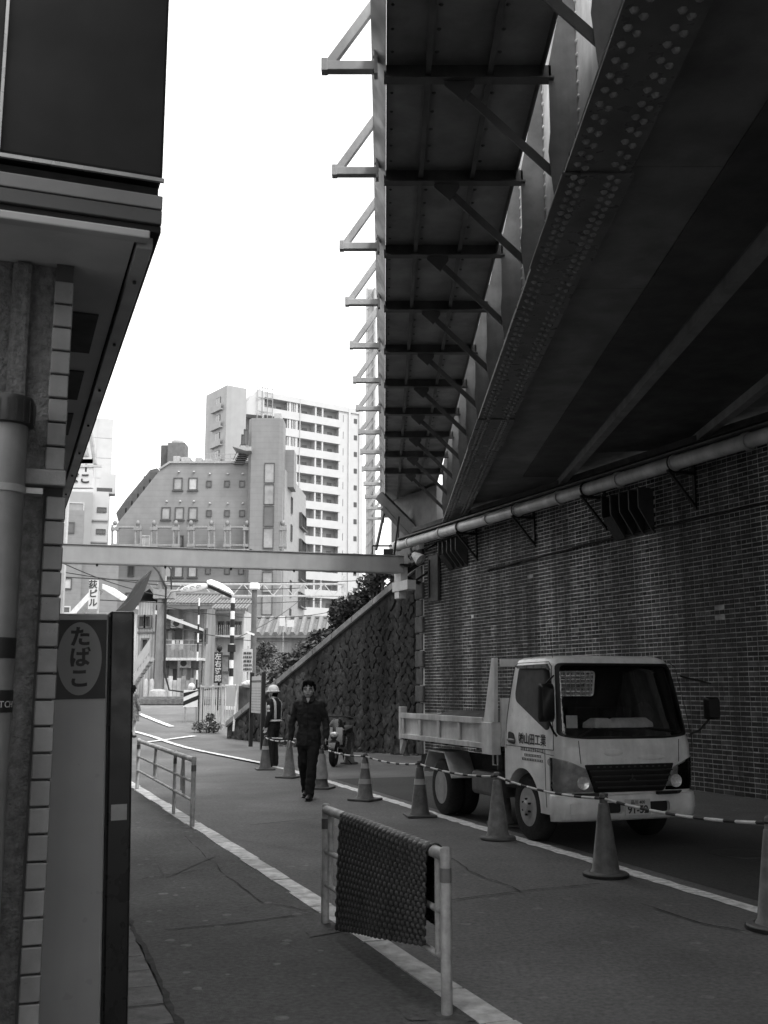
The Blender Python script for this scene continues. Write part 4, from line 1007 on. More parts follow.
hand(b_, wrL, (.02, -.10, -.9), 1, 1.2); hand(b_, wrR, (-.01, -.03, -1), -1, .5)
body_ = fuse(b_, 'body', skin_m, man, .0075, 3); face(body_, HC)
j = MB()
torso(j, [(.74, .0, -.005, .186, .13), (.76, 0, -.005, .188, .132), (.88, 0, 0, .18, .13), (1.0, 0, 0, .168, .12), (1.15, 0, 0, .176, .122), (1.28, 0, 0, .188, .122), (1.345, 0, 0, .17, .11), (1.405, 0, 0, .115, .088), (1.445, 0, .008, .085, .075)])
for s_, e_, w_ in ((shL, elL, wrL), (shR, elR, wrR)): chain(j, [s_, e_, w_], [.066, .055, .045])
jk = fuse(j, 'jacket', cloth_dk, man, .011, 4, .017, 3)
for s_ in (-1, 1): MB().prism([(s_ * .012, -.118, 1.36), (s_ * .075, -.10, 1.375), (s_ * .10, -.05, 1.455), (s_ * .05, -.06, 1.475), (s_ * .03, -.085, 1.44)][::s_], (0, -.012, .004)).build('collar', cloth_dk, jk, None, .004)
MB().prism([(-.03, -.118, 1.432), (0, -.132, 1.36), (.03, -.118, 1.432)], (0, .03, 0)).build('open_neck', skin_m, body_)
MB().tube([(0, -.138, 1.36), (.004, -.146, 1.15), (.002, -.146, .9), (.0, -.15, .775)], .004, 6).build('placket', trou, jk)
for s_ in (-1, 1): MB().box(s_ * .10 - .04, s_ * .10 + .04, -.137, -.12, 1.185, 1.20).build('pocket_flap', trou, jk)
t_ = MB(); torso(t_, [(.70, 0, 0, .168, .118), (.86, 0, 0, .165, .12), (.96, 0, 0, .155, .115)])
for h_, k_, a_ in ((hipL, kneL, (ankL[0], ankL[1], .075)), (hipR, kneR, (ankR[0], ankR[1], .085))): chain(t_, [h_, k_, a_], [.098, .078, .068])
fuse(t_, 'trousers', trou, man, .011, 4, .012, 8)
for a_, up in ((ankL, 0), (ankR, .03)):
    s_ = MB(); s_.ball((a_[0], a_[1] - .05, .045 + up), .045, .075, .042, 12); s_.ball((a_[0], a_[1] - .13, .035 + up * .3), .047, .07, .033, 12); s_.ball((a_[0], a_[1] + .015, .05 + up), .04, .045, .05, 12)
    sh = fuse(s_, 'shoe', shoe_m, man, .008, 3); MB().box(a_[0] - .045, a_[0] + .045, a_[1] - .19, a_[1] + .05, 0, .014).build('sole', dark, sh, None, .006)
h_ = MB(); h_.ball((HC[0] - .004, HC[1] + .042, HC[2] + .056), .098, .098, .09, 16); h_.ball((HC[0] - .03, HC[1] - .02, HC[2] + .105), .06, .06, .04, 10); h_.ball((HC[0] + .04, HC[1] - .01, HC[2] + .10), .05, .06, .04, 10); h_.ball((HC[0], HC[1] + .06, HC[2] - .0), .076, .05, .08, 12)
for s_ in (-1, 1): h_.ball((HC[0] + s_ * .086, HC[1] + .02, HC[2] + .015), .022, .045, .05, 8)
random.seed(5)
for k in range(60):
    a = random.uniform(0, 2 * math.pi); e = random.uniform(.2, 1.4); d = Vector((math.cos(a) * math.cos(e), math.sin(a) * math.cos(e), math.sin(e)))
    if d.y < -.6 and d.z < .6: continue
    c = Vector((HC[0], HC[1] + .022, HC[2] + .045)); cap(h_, c + d * .07, c + d * random.uniform(.095, .118) + Vector((random.uniform(-.012, .012), -.004, -.006)), .013, .006, 6)
for k in range(7): x = -.055 + k * .018; cap(h_, (HC[0] + x, HC[1] - .058, HC[2] + .098), (HC[0] + x * 1.05 + .006, HC[1] - .088, HC[2] + (.03, .06, .035, .075, .06, .055, .025)[k]), .014, .005, 6)
fuse(h_, 'hair', hair_m, body_, .007, 2)
ph = MB().box(-.03, .03, -.012, .012, -.09, .05).build('mobile_phone', M('phone_black', .01, .3), None, None, .006, loc=man.matrix_basis @ Vector((.27, -.10, .77)), rz=R(20)); tag(ph, 'small black phone held in the walking man\'s hand', 'phone')

# --- guard in a white helmet, side on, looking up the street
gq = GT(273, 767)
grd = thing('person', 'security guard in white helmet and reflective straps standing by the cones', 'person', (gq.x, gq.y, .007), R(-112))
HG = (0, -.03, 1.52); hL, hR = (.085, 0, .88), (-.085, 0, .88)
kL, aL, kR, aR = (.09, -.02, .48), (.095, .0, .09), (-.09, -.02, .48), (-.095, .01, .09)
sL, eL, wL_ = (.185, .0, 1.35), (.235, .02, 1.08), (.235, -.06, .85); sR, eR, wR_ = (-.185, 0, 1.35), (-.235, .03, 1.08), (-.23, -.05, .85)
b_ = MB(); head(b_, HG); cap(b_, (0, 0, 1.34), (0, -.012, 1.47), .058, .054)
torso(b_, [(.84, 0, 0, .14, .10), (1.2, 0, 0, .165, .105), (1.36, 0, 0, .15, .085), (1.41, 0, 0, .07, .06)])
for h1, k1, a1 in ((hL, kL, aL), (hR, kR, aR)): chain(b_, [h1, k1, a1], [.08, .055, .04])
for s1, e1, w1 in ((sL, eL, wL_), (sR, eR, wR_)): chain(b_, [s1, e1, w1], [.05, .042, .028])
hand(b_, wL_, (0, -.05, -1), 1, .6); hand(b_, wR_, (0, -.05, -1), -1, .6)
gb = fuse(b_, 'body', skin_m, grd, .0075, 3); face(gb, HG)
unif = M('uniform_navy', .018, .8, .2, 14, .002, 90)
RG = [(.78, 0, 0, .18, .13), (.95, 0, 0, .172, .125), (1.12, 0, 0, .18, .128), (1.27, 0, 0, .195, .13), (1.34, 0, 0, .19, .115), (1.39, 0, 0, .145, .095), (1.425, 0, .008, .08, .07)]
j = MB(); torso(j, RG)
for s1, e1, w1 in ((sL, eL, wL_), (sR, eR, wR_)): chain(j, [s1, e1, w1], [.072, .058, .046])
uj = fuse(j, 'tunic', unif, grd, .011, 4, .006, 5)
def rg(z, ang, off):
    rx = lerp_tab([(r[0], r[3]) for r in RG], z, 1) + off; ry = lerp_tab([(r[0], r[4]) for r in RG], z, 1) + off; return Vector((rx * math.cos(ang), ry * math.sin(ang), z))
refl_t = M('reflective_white', .6, .4, .1, 9)
def strap(pts, w=.05, name='reflective_strap'):
    L_ = []; m_ = MB()
    for i, p_ in enumerate(pts):
        q = pts[min(i + 1, len(pts) - 1)] - pts[max(i - 1, 0)]; nn = Vector((p_.x, p_.y, .2 if p_.z < 1.36 else 1)).normalized(); s_ = q.cross(nn).normalized()
        L_.append([p_ - s_ * w / 2 - nn * .01, p_ + s_ * w / 2 - nn * .01, p_ + s_ * w / 2 + nn * .006, p_ - s_ * w / 2 + nn * .006])
    m_.loft(L_); return m_.build(name, refl_t, uj, 40)
for s_ in (-1, 1):
    a0 = -math.pi / 2 + s_ * .75; a1 = math.pi / 2 - s_ * .75
    strap([rg(z, a0, .014) for z in (.98, 1.08, 1.18, 1.28, 1.34)] + [Vector((s_ * .125, -.02, 1.425)), Vector((s_ * .125, .03, 1.425))] + [rg(z, a1, .014) for z in (1.34, 1.28, 1.18, 1.08, .98)])
strap([rg(.96, 2 * math.pi * k / 28, .014) for k in range(29)], .055, 'reflective_belt')
for s_, e_ in ((sL, eL), (sR, eR)):
    c = Vector(s_).lerp(Vector(e_), .42); MB().ball((c.x + (.062 if c.x > 0 else -.062), c.y, c.z), .012, .04, .045, 12).build('arm_badge', refl_t, uj, 60)
    c = Vector(s_).lerp(Vector(e_), .7); MB().ball((c.x + (.055 if c.x > 0 else -.055), c.y, c.z), .012, .04, .028, 12).build('arm_badge', refl_t, uj, 60)
t_ = MB(); torso(t_, [(.76, 0, 0, .165, .118), (.86, 0, 0, .165, .12), (.96, 0, 0, .155, .115)])
for h1, k1, a1 in ((hL, kL, (aL[0], aL[1], .07)), (hR, kR, (aR[0], aR[1], .07))): chain(t_, [h1, k1, a1], [.095, .075, .065])
fuse(t_, 'trousers', unif, grd, .011, 4, .007, 2)
for a1 in (aL, aR):
    s_ = MB(); s_.ball((a1[0], a1[1] - .05, .045), .045, .075, .042, 12); s_.ball((a1[0], a1[1] - .13, .035), .047, .07, .033, 12); s_.ball((a1[0], a1[1] + .015, .05), .04, .045, .05, 12); fuse(s_, 'shoe', shoe_m, grd, .008, 3)
hm = MB(); n = 24; rings = []
for z, r_ in ((-.005, .128), (.0, .132), (.012, .126), (.016, .112), (.06, .108), (.10, .088), (.125, .058), (.137, .025), (.14, .004)):
    rings.append([Vector((HG[0] + r_ * .92 * math.cos(2 * math.pi * k / n), HG[1] + .008 + r_ * 1.12 * math.sin(2 * math.pi * k / n) - (.035 if z < .01 and math.sin(2 * math.pi * k / n) < -.5 else 0), HG[2] + .045 + z)) for k in range(n)])
hmo = hm.loft(rings).build('helmet', M('helmet_white', .72, .3, .04, 6), grd, 50)
for s_ in (-1, 1): MB().tube([(s_ * .08, -.03, HG[2] + .05), (s_ * .07, -.06, HG[2] - .06), (0, -.085, HG[2] - .115)], .006, 6).build('chin_strap', dark, hmo)
MB().ball((HG[0], HG[1] + .03, HG[2] - .01), .078, .085, .07, 12).build('hair', hair_m, gb, 60)

# --- passer-by half hidden behind the vending machine
pq = GT(131.5, 738)
pas = thing('person', 'passer-by in patterned coat half hidden behind the vending machine', 'person', (pq.x, pq.y, gz(pq.y) + .01), R(150))
b_ = MB(); head(b_, (0, -.03, 1.46)); cap(b_, (0, 0, 1.28), (0, -.01, 1.41), .055, .05)
torso(b_, [(.6, 0, 0, .15, .11), (1.2, 0, 0, .16, .10), (1.32, 0, 0, .14, .08), (1.36, 0, 0, .06, .06)])
for s_ in (-1, 1): chain(b_, [(s_ * .08, 0, .84), (s_ * .08, -.02, .46), (s_ * .08, 0, .09)], [.07, .05, .036]); chain(b_, [(s_ * .18, 0, 1.29), (s_ * .23, .02, 1.03), (s_ * .23, -.06, .82)], [.05, .04, .03]); hand(b_, (s_ * .23, -.06, .82), (0, -.05, -1), s_, .6)
pb = fuse(b_, 'body', skin_m, pas, .009, 3); face(pb, (0, -.03, 1.46))
pat = M('patterned_cloth', .14, .85, .8, 16, .002, 40)
j = MB(); torso(j, [(.5, 0, 0, .23, .19), (.8, 0, 0, .20, .16), (1.0, 0, 0, .18, .135), (1.22, 0, 0, .20, .13), (1.30, 0, 0, .18, .11), (1.36, 0, 0, .08, .07)])
for s_ in (-1, 1): chain(j, [(s_ * .18, 0, 1.29), (s_ * .23, .02, 1.03), (s_ * .23, -.06, .84)], [.07, .058, .05])
fuse(j, 'coat', pat, pas, .013, 4, .008, 1)
for s_ in (-1, 1): q = MB(); q.ball((s_ * .08, -.05, .045), .045, .09, .042, 12); q.ball((s_ * .08, .01, .05), .04, .04, .05, 12); fuse(q, 'shoe', shoe_m, pas, .01, 3)
MB().ball((0, 0, 1.49), .095, .105, .115, 14).ball((0, .05, 1.40), .085, .06, .12, 12).build('hair', hair_m, pb, 60)

# ================================================================= SCOOTER by the stone wall
sq = GT(339, 767)
sc = thing('motor_scooter', 'black motor scooter parked facing the camera under the stone wall', 'scooter', (sq.x, sq.y + .55, .007), R(-12))
sb_m = M('scooter_black', .015, .3, .1, 6, coat=.4); sw_m = M('scooter_silver', .45, .3, .1, 6)
for y, nm in ((-.55, 'front_wheel'), (.62, 'rear_wheel')):
    w = MB().lathe([(.16, -.045), (.22, -.05), (.245, -.02), (.245, .02), (.22, .05), (.16, .045)], 24, (0, y, .245), axis='x').build(nm, tyre_m, sc, 40)
    MB().lathe([(0, -.05), (.05, -.05), (.16, -.03), (.16, .03), (.05, .05), (0, .05)], 20, (0, y, .245), axis='x').build('rim', rim_m, w, 40)
fr_ = MB(); fr_.loft([[Vector((a * w, y + c * d, z)) for a, c in ((-1, .2), (-.8, -.7), (-.3, -1), (.3, -1), (.8, -.7), (1, .2), (.8, 1), (-.8, 1))] for z, w, d, y in ((.34, .07, .06, -.46), (.45, .13, .09, -.47), (.62, .19, .11, -.44), (.78, .20, .10, -.38), (.92, .13, .09, -.33), (.98, .08, .06, -.30))]); fr_.build('front_cowl', sb_m, sc, 50)
for s_ in (-1, 1): MB().loft([[Vector((s_ * (.11 + a * .07), -.545 + .05 * t - c * .03 + abs(a) * .02, .50 + t * .26 + c * .05)) for a, c in ((-1, -1), (1, -1), (1, 1), (-1, 1))] for t in (0, .5, 1)]).build('cowl_panel', sw_m, sc, 50)
MB().ball((0, -.53, .66), .10, .05, .06, 14).build('headlight', refl, sc, 60)
MB().loft([[Vector((a * .075, -.55 + .27 * math.cos(t) * -1 * .98, .245 + .27 * math.sin(t) + c * .012)) for a, c in ((-1, -1), (1, -1), (1, 1), (-1, 1))] for t in [R(20 + 12 * k) for k in range(11)]]).build('front_mudguard', sb_m, sc, 50)
for s_ in (-1, 1): MB().tube([(s_ * .075, -.55, .245), (s_ * .075, -.44, .55)], .018, 8).build('fork', M('fork_steel', .4, .3, metal=.7), sc, 50)
hb = MB().tube([(-.33, -.22, 1.0), (-.16, -.30, 1.03), (.16, -.30, 1.03), (.33, -.22, 1.0)], .016, 8).build('handlebar', dark, sc, 50)
for s_ in (-1, 1):
    MB().tube([(s_ * .22, -.27, 1.02), (s_ * .27, -.24, 1.23)], .007, 6).build('mirror_stalk', dark, hb); MB().ball((s_ * .28, -.24, 1.28), .055, .015, .05, 12).build('mirror', dark, hb, 50)
    MB().tube([(s_ * .22, -.265, 1.01), (s_ * .34, -.21, .995)], .022, 8).build('grip', rubber, hb, 50)
MB().loft([[Vector((a * w, y, z0 + (z1 - z0) * c)) for a, c in ((-1, 0), (1, 0), (1, .8), (.7, 1), (-.7, 1), (-1, .8))] for y, w, z0, z1 in ((-.32, .14, .28, .36), (.0, .15, .27, .38), (.08, .15, .27, .62), (.3, .16, .3, .68), (.7, .15, .42, .70), (.85, .08, .5, .66))]).build('rear_body', sb_m, sc, 50)
MB().loft([[Vector((a * w, y, z + c * .05)) for a, c in ((-1, -1), (1, -1), (1, .4), (.6, 1), (-.6, 1), (-1, .4))] for y, w, z in ((.05, .10, .70), (.2, .13, .73), (.5, .14, .75), (.75, .10, .77))]).build('seat', rubber, sc, 50)
for s_ in (-1, 1): MB().ball((s_ * .17, -.45, .76), .035, .025, .02, 10).build('indicator', M('indicator', .3, .3), sc, 50)
MB().tube([(.15, .1, .1), (.22, .15, .007)], .012, 6).build('side_stand', dark, sc)
# ================================================================= BACKGROUND
def tri(o, name, mat, pts, d, parent, bevel=0): return MB().prism(pts, d).build(name, mat, parent, None, bevel)
win_fr = M('window_frame_dark', .06, .5); win_fl = M('window_frame_pale', .5, .5)
pane_d = M('pane_dark', .05, .12, .3, .8, spec=.8); pane_l = M('pane_pale', .4, .2, .2, 1.5); pane_m = M('pane_mid', .22, .15, .3, 1.0, spec=.7)
def window(parent, c, ex, w, h, fr=win_fr, pane=pane_d, t=.09, mull=0, depth=.12, sill=False):
    """frame ring standing proud of the wall; pane set back inside it; c = centre on wall face, ex = wall direction"""
    c = Vector(c); ex = Vector(ex).normalized(); n = ex.cross(Vector((0, 0, 1))); m_ = MB()
    def b(x0, x1, z0, z1, d0, d1, mb): vs = [c + ex * x + n * d + Vector((0, 0, z)) for z in (z0, z1) for d in (d0, d1) for x in (x0, x1)]; mb.add(vs, [(0, 2, 3, 1), (4, 5, 7, 6), (0, 1, 5, 4), (2, 6, 7, 3), (0, 4, 6, 2), (1, 3, 7, 5)])
    b(-w / 2, -w / 2 + t, -h / 2, h / 2, -.05, depth, m_); b(w / 2 - t, w / 2, -h / 2, h / 2, -.05, depth, m_); b(-w / 2 + t, w / 2 - t, h / 2 - t, h / 2, -.05, depth, m_); b(-w / 2 + t, w / 2 - t, -h / 2, -h / 2 + t, -.05, depth, m_)
    for k in range(mull): x = -w / 2 + w * (k + 1) / (mull + 1); b(x - t / 3, x + t / 3, -h / 2 + t, h / 2 - t, -.03, depth * .8, m_)
    f = m_.build('window', fr, parent); q = MB(); b(-w / 2 + t, w / 2 - t, -h / 2 + t, h / 2 - t, .005, .03, q); q.build('pane', pane, f)
    if sill: q = MB(); b(-w / 2 - .1, w / 2 + .1, -h / 2 - .12, -h / 2 - .003, -.05, depth + .1, q); q.build('sill', fr, f)
    return f
XH = Vector((1, 0, 0))
# --- tiled office building with sloping shoulder
OY = 112.0
def O(px, py, dy=0): return P(px, py, OY + dy)
off_m = M('office_tile', .2, .6, .08, 1.2, lines=(.62, .10), streak=.1, sscale=.6); off_t = M('office_tile_tower', .19, .6, .08, 1.2, lines=(.62, .10), streak=.1, sscale=.6)
office = thing('office_building', 'grey tiled office building with sloping left shoulder and stair tower', 'building', (O(113, 690).x, OY, 1.2))
def ol(v): return Vector(v) - office.location
poly = [O(111, 700), O(117, 524), O(160, 470), O(170, 463.5), O(252, 463.5), O(252, 700)]
MB().prism([ol(p) for p in poly], (0, 18, 0)).build('wall', off_m, office)
MB().prism([ol(O(*q, 2)) for q in [(119, 524), (161, 473), (157, 468), (150, 470), (126, 499), (116, 513)]], (0, 12, 0)).build('mansard_roof', M('mansard_dark', .09, .7, .2, 2), office)
for k in range(6):
    q = O(123.5 + k * 6, 510 - k * 7.2, .5); MB().box(-.35, .4, -.3, 4, -1.2, .15).build('dormer', M('dormer_dark', .06, .6), office, loc=ol(q))
MB().prism([ol(p + Vector((0, -.2, 0))) for p in [O(160, 470), O(170, 463.5), O(252, 463.5), O(252, 461.5), O(169.5, 461.5), O(158.5, 469)]], (0, .6, 0)).build('parapet', M('office_cap', .28, .6), office)
# stair tower
a, c = O(252, 418, -1.6), O(279.5, 420, -1.6)
zt = a.z
MB().prism([ol(p) for p in [(a.x, OY - 1.6, 1), (c.x, OY - 1.6, 1), (c.x + .4, OY - 1.0, 1), (c.x + .4, OY + 1.6, 1), (a.x, OY + 4, 1), (a.x - .4, OY - .8, 1)]], (0, 0, zt - 1)).build('stair_tower', off_t, office)
w_ = MB(); r0 = Vector((c.x + .5, OY + .3)); r1_ = P(306, 492, 128.5); rz_t = 25.4
MB().prism([ol((r0.x - 3, r0.y, 1)), ol((r0.x, r0.y, 1)), ol((r1_.x, r1_.y, 1)), ol((r1_.x - 6, r1_.y, 1))], (0, 0, rz_t - 1)).build('side_wing', M('office_side', .26, .6, .08, 1.2, lines=(.62, .08)), office)
MB().box(0, 1.4, 0, 3, 0, 4.2).build('roof_block', off_t, office, loc=ol(O(281, 487, 2)))
sd3 = Vector((r1_.x - r0.x, r1_.y - r0.y, 0)).normalized(); sl3 = Vector((r1_.x - r0.x, r1_.y - r0.y, 0)).length
for k, zz in enumerate((24.2 - i * 3.15 for i in range(7))):
    pc = Vector((r0.x, r0.y, zz - 2.0)) + sd3 * (sl3 * .30); window(office, ol(pc), sd3, .8, 1.9, win_fr, pane_d)
    pc = Vector((r0.x, r0.y, zz - 2.6)) + sd3 * (sl3 * .80); q = MB(); nn = sd3.cross(Vector((0, 0, 1)))
    window(office, ol(pc), sd3, 4.2, 1.7, win_fr, pane_d, mull=2, depth=.3, sill=True)
# tower strip window with spandrels
for k in range(7):
    z1 = O(268, 463, -1.6).z - k * 2.35; window(office, ol(Vector((O(269, 500, -1.6).x, OY - 1.6, z1 - 1.1))), XH, 1.1, 2.2, win_fr, (pane_m, pane_m, pane_d, pane_m, pane_l)[k % 5], t=.07)
for py, xs_ in ((484, [(178, 0), (193, 1), (209, 2), (227, 2), (242, 2)]), (513.5, [(166, 0), (179.5, 0), (193, 0), (209, 2), (227, 2), (242, 2)]), (541, [(145, 4), (180.5, 3)]), (571, [(111, 0), (131, 3), (168, 1), (178.5, 1), (192.5, 1), (208, 2), (227, 2), (241, 2)]), (599, [(109, 1), (130, 0), (147, 0), (166, 0), (209, 2), (227, 2), (241, 2)]), (628, [(166, 0), (209, 2), (227, 2), (241, 2)])):
    for px, k in xs_:
        w, h = ((.98, 1.38), (.98, 1.38), (.58, .74), (.7, 1.2), (1.15, 1.2))[k]
        window(office, ol(O(px, py)), XH, w, h, win_fr if k != 4 else win_fl, (pane_m, pane_l, pane_d, pane_d, pane_l)[k], t=.1 if k != 2 else .08, sill=k < 2, mull=1 if k == 4 else 0)
        if py < 530: MB().ball((0, -.12, 0), .14, .16, .1, 8).build('wall_lamp', win_fl, office, 50, loc=ol(O(px + 1, py - (12 if k < 2 else 10))))
# five pipe frames standing on the ledge
for x0, x1 in ((115, 138), (154, 176), (191, 211.5), (227.5, 247), (262, 283)):
    f = MB(); pr = .13
    for px in (x0, x1):
        for d in (-.28, .28):
            t_, b__ = ol(O(px, 525, -1.2)), ol(O(px, 549, -1.2)); t_.x += d; b__.x += d; f.tube([b__, t_], pr, 8)
        f.ball(ol(O(px, 523, -1.2)), .26, .26, .3, 8)
    for py in (527.5, 545.5): f.tube([ol(O(x0, py, -1.2)), ol(O(x1, py, -1.2))], .11, 8)
    for px in (x0, x1):
        for py in (529, 545.5): f.box(-.42, .42, -.2, .2, -.16, .16, mat=Matrix.Translation(ol(O(px, py, -1.2))))
    f.build('pipe_frame', M('frame_pipe', .21, .5), office, 50)
MB().prism([ol(O(113, 549, -1.6)), ol(O(252, 549, -1.6)), ol(O(252, 551, -1.6)), ol(O(113, 551, -1.6))], (0, 1.6, 0)).build('ledge', M('office_ledge', .3, .6), office)
# roof plant
rf = M('roof_box_dark', .07, .6, .2, 2); rfg = M('roof_unit', .33, .5)
for (x0, x1, y0, y1, dy, m_) in ((160, 170, 445, 472, 7, rf), (167, 185, 442.5, 466, 6, M('roof_box_grey', .12, .6, .2, 2)), (143, 157, 476, 484, 6, rf), (173, 180, 456, 463, 3, rfg), (181, 190, 457, 463, 3, rfg), (195, 202, 457.5, 463, 3, rfg), (204, 212, 459, 463, 3, rfg), (274, 281, 413, 419, 4, rfg)):
    p0, p1 = ol(O(x0, y1, dy)), ol(O(x1, y0, dy)); MB().box(p0.x, p1.x, p0.y, p0.y + 2.2, p0.z - .6, p1.z).build('roof_unit', m_, office, None, .05)
p0 = ol(O(176, 441, 6)); MB().ball((p0.x, p0.y + 1, p0.z), .75, .75, .45, 12).build('tank_dome', rfg, office, 50)
rl = MB()
for k in range(9): q = ol(O(205 + k * 5, 463, 1)); rl.bar(q, q + Vector((0, 0, 1.0)), .06, .06)
rl.bar(ol(O(205, 454, 1)), ol(O(245, 454, 1)), .06, .06).bar(ol(O(205, 458.5, 1)), ol(O(245, 458.5, 1)), .05, .05); rl.build('roof_railing', M('roof_rail', .3, .5), office)
stp = MB()
for k in range(9): q = ol(O(233.5 + k * .9, 464 - k * 1.9, -.4)); stp.box(q.x, q.x + 1.1, q.y - .2, q.y + .8, q.z, q.z + .07)
stp.bar(ol(O(233, 460, -.6)), ol(O(241, 444, -.6)), .06, .06); stp.build('roof_stair', M('stair_iron', .12, .6), office)
p0 = ol(O(233, 451, -2)); p1 = ol(O(252, 448, -2)); MB().prism([(p0.x, p0.y - .6, p0.z + .35), (p1.x, p0.y - .6, p0.z + .35), (p1.x, p0.y - .6, p0.z - .1), (p1.x - .6, p0.y - .6, p0.z - .1)], (0, 3, 0)).build('tower_balcony', M('office_cap', .36), office)
window(office, ol(O(246, 437, -1.75)), XH, .5, 1.7, win_fr, pane_d); window(office, ol(O(243.5, 440, -.7)), XH, .5, 1.2, win_fr, pane_d)
# --- tall balcony apartment block
AY = 156.0; A0 = P(227, 385, AY)
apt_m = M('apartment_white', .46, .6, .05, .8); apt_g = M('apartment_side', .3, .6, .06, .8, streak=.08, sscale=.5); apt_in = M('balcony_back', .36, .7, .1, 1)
apt = thing('apartment_block', 'tall white apartment block with rows of recessed balconies', 'building', (A0.x, A0.y, 1.2), math.atan2(.579, .815))
TOP = A0.z - 1.2; FH = 2.82; XB0, XB1, XE = 6.3, 20.8, 25.2
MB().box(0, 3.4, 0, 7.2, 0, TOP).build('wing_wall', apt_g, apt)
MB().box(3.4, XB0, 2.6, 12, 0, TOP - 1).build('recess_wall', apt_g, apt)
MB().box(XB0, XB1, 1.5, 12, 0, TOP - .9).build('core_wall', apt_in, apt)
MB().box(XB1, XE, .0, 12, 0, TOP - .3).build('end_wall', apt_m, apt)
MB().box(XB1 + 1.5, XB1 + 1.9, -.25, 0, 0, TOP - .3).build('end_pier', apt_m, apt); MB().box(XE - .8, XE, -.25, 0, 0, TOP - .3).build('end_pier', apt_m, apt)
MB().box(XB0 - .3, XE, -.2, 12.2, TOP - .9, TOP).build('roof_parapet', apt_m, apt)
par_mesh = MB().box(XB0 - .3, XB1, -.12, .06, -.15, 1.12).mesh('balcony_parapet', apt_m)
slab_mesh = MB().box(XB0, XB1, .06, 1.5, -.15, .03).mesh('balcony_slab', apt_m)
fin_mesh = MB().box(-.1, .1, .06, 1.5, .03, FH - .15).mesh('balcony_partition', apt_m)
pst_mesh = MB().box(-.14, .14, -.02, .2, 1.12, FH - .15).mesh('balcony_post', apt_m)
e = MB()
wmesh = MB().box(-.8, .8, -.06, 0, 0, 2.0).mesh('window', win_fr); pmesh = MB().box(-.7, -.03, -.09, -.062, .1, 1.9).box(.03, .7, -.09, -.062, .1, 1.9).mesh('pane', pane_m)
dmesh = MB().box(-.45, .45, -.05, 0, 0, 2.0).mesh('door', M('flat_door', .16, .5)); smesh2 = MB().box(-.3, .3, -.05, 0, 0, .8).mesh('window', win_fr)
louv = MB()
for k in range(6): louv.box(-.85 + k * .3, -.72 + k * .3, .0, .12, 1.14, FH - .16)
louv_mesh = louv.mesh('screen', apt_m)
for f in range(1, 15):
    z = TOP - .9 - (15 - f) * FH + .15
    if z < 3: continue
    inst('balcony_slab', slab_mesh, apt, (0, 0, z)); inst('balcony_parapet', par_mesh, apt, (0, 0, z))
    for k in range(3):
        xb = XB0 + (XB1 - XB0) * k / 3
        inst('balcony_partition', fin_mesh, apt, (xb + .1, 0, z)); inst('balcony_post', pst_mesh, apt, (xb + .1, 0, z))
        if k: inst('balcony_post', pst_mesh, apt, (xb + 1.4, 0, z))
        w = inst('window', wmesh, apt, (xb + 1.7, 1.495, z + .03)); o = inst('pane', pmesh, w, (0, 0, 0))
        inst('door', dmesh, apt, (xb + 3.7, 1.495, z + .03))
    inst('screen', louv_mesh, apt, (XB0 + 5.3, 0, z))
    inst('balcony_post', pst_mesh, apt, (XB1 - .15, 0, z))
    inst('window', smesh2, apt, (XB1 + 3.0, -.003, z + 1.0))
    o = MB().box(XB1 + .55, XB1 + .62, -.03, 0, z + .9, z + 2.1).build('slit_window', win_fr, apt) if f > 4 else None
    # small balconies on the wing
    w = MB().box(-.5, -.003, 1.0, 4.6, z - .1, z + .1).box(-.5, -.42, 1.0, 4.6, z + .1, z + .9).build('wing_balcony', apt_g, apt)
    wv = inst('window', wmesh, apt, (-.003, 2.8, z + .2), R(-90)); inst('pane', pmesh, wv, (0, 0, 0))
MB().prism([(3.4, .3, TOP - 4), (6.3, -.5, TOP - 4), (6.3, -.5, TOP - .2), (5.4, -.4, TOP + .2), (3.4, .3, TOP - 2.2)], (0, 2.2, 0)).build('roof_terrace', apt_m, apt)
gl_ = MB()
for k in range(4): gl_.bar((5 + k * .9, -.6, TOP - 5.5), (5 + k * .9, -.6, TOP + .6), .1, .1)
for z in (TOP - 3.4, TOP - 1.2, TOP + .4): gl_.bar((5, -.6, z), (7.7, -.6, z), .1, .1)
gl_.build('stair_cage', M('cage_steel', .28, .5), apt)
MB().lathe([(.0, 0), (1.2, 0), (1.2, .9), (.9, 1.2), (0, 1.25)], 14, (11.5, 4, TOP)).build('water_tank', apt_g, apt, 40)
MB().tube([(7.2, 1, TOP), (7.2, 1, TOP + 2.2)], .06, 6).build('aerial', win_fr, apt)
MB().tube([(13.0, -.2, 0), (13.0, -.2, TOP)], .07, 6).build('downpipe', apt_m, apt)
# --- pale panelled tower far left
t1 = thing('panel_tower', 'pale panelled tower block behind the tobacco sign at far left', 'building', (P(84, 690, 130).x, 130, 1.2), R(15.5))
z1 = P(100, 418, 130).z - 1.2; wd_ = P(109.5, 500, 130).x - t1.location.x
MB().box(-8, wd_, 0, 14, 0, z1).build('wall', M('panel_grey', .45, .6, .05, 1), t1)
for k in range(12):
    for j in range(2): x = wd_ - (j + 1) * 1.9; MB().box(x + .04, x + 1.86, -.05, -.002, z1 - (k + 1) * 2.6 + .04, z1 - k * 2.6 - .04).build('panel', MATS['panel_grey'], t1)
t2 = thing('stepped_block', 'white stepped block with slot windows in front of the pale tower', 'building', (P(80, 690, 122).x, 122, 1.2), R(15.5))
z2 = P(95, 491, 122).z - 1.2; w2 = P(108, 500, 122).x - t2.location.x
MB().box(-6, w2, 0, 10, 0, z2).build('wall', apt_m, t2)
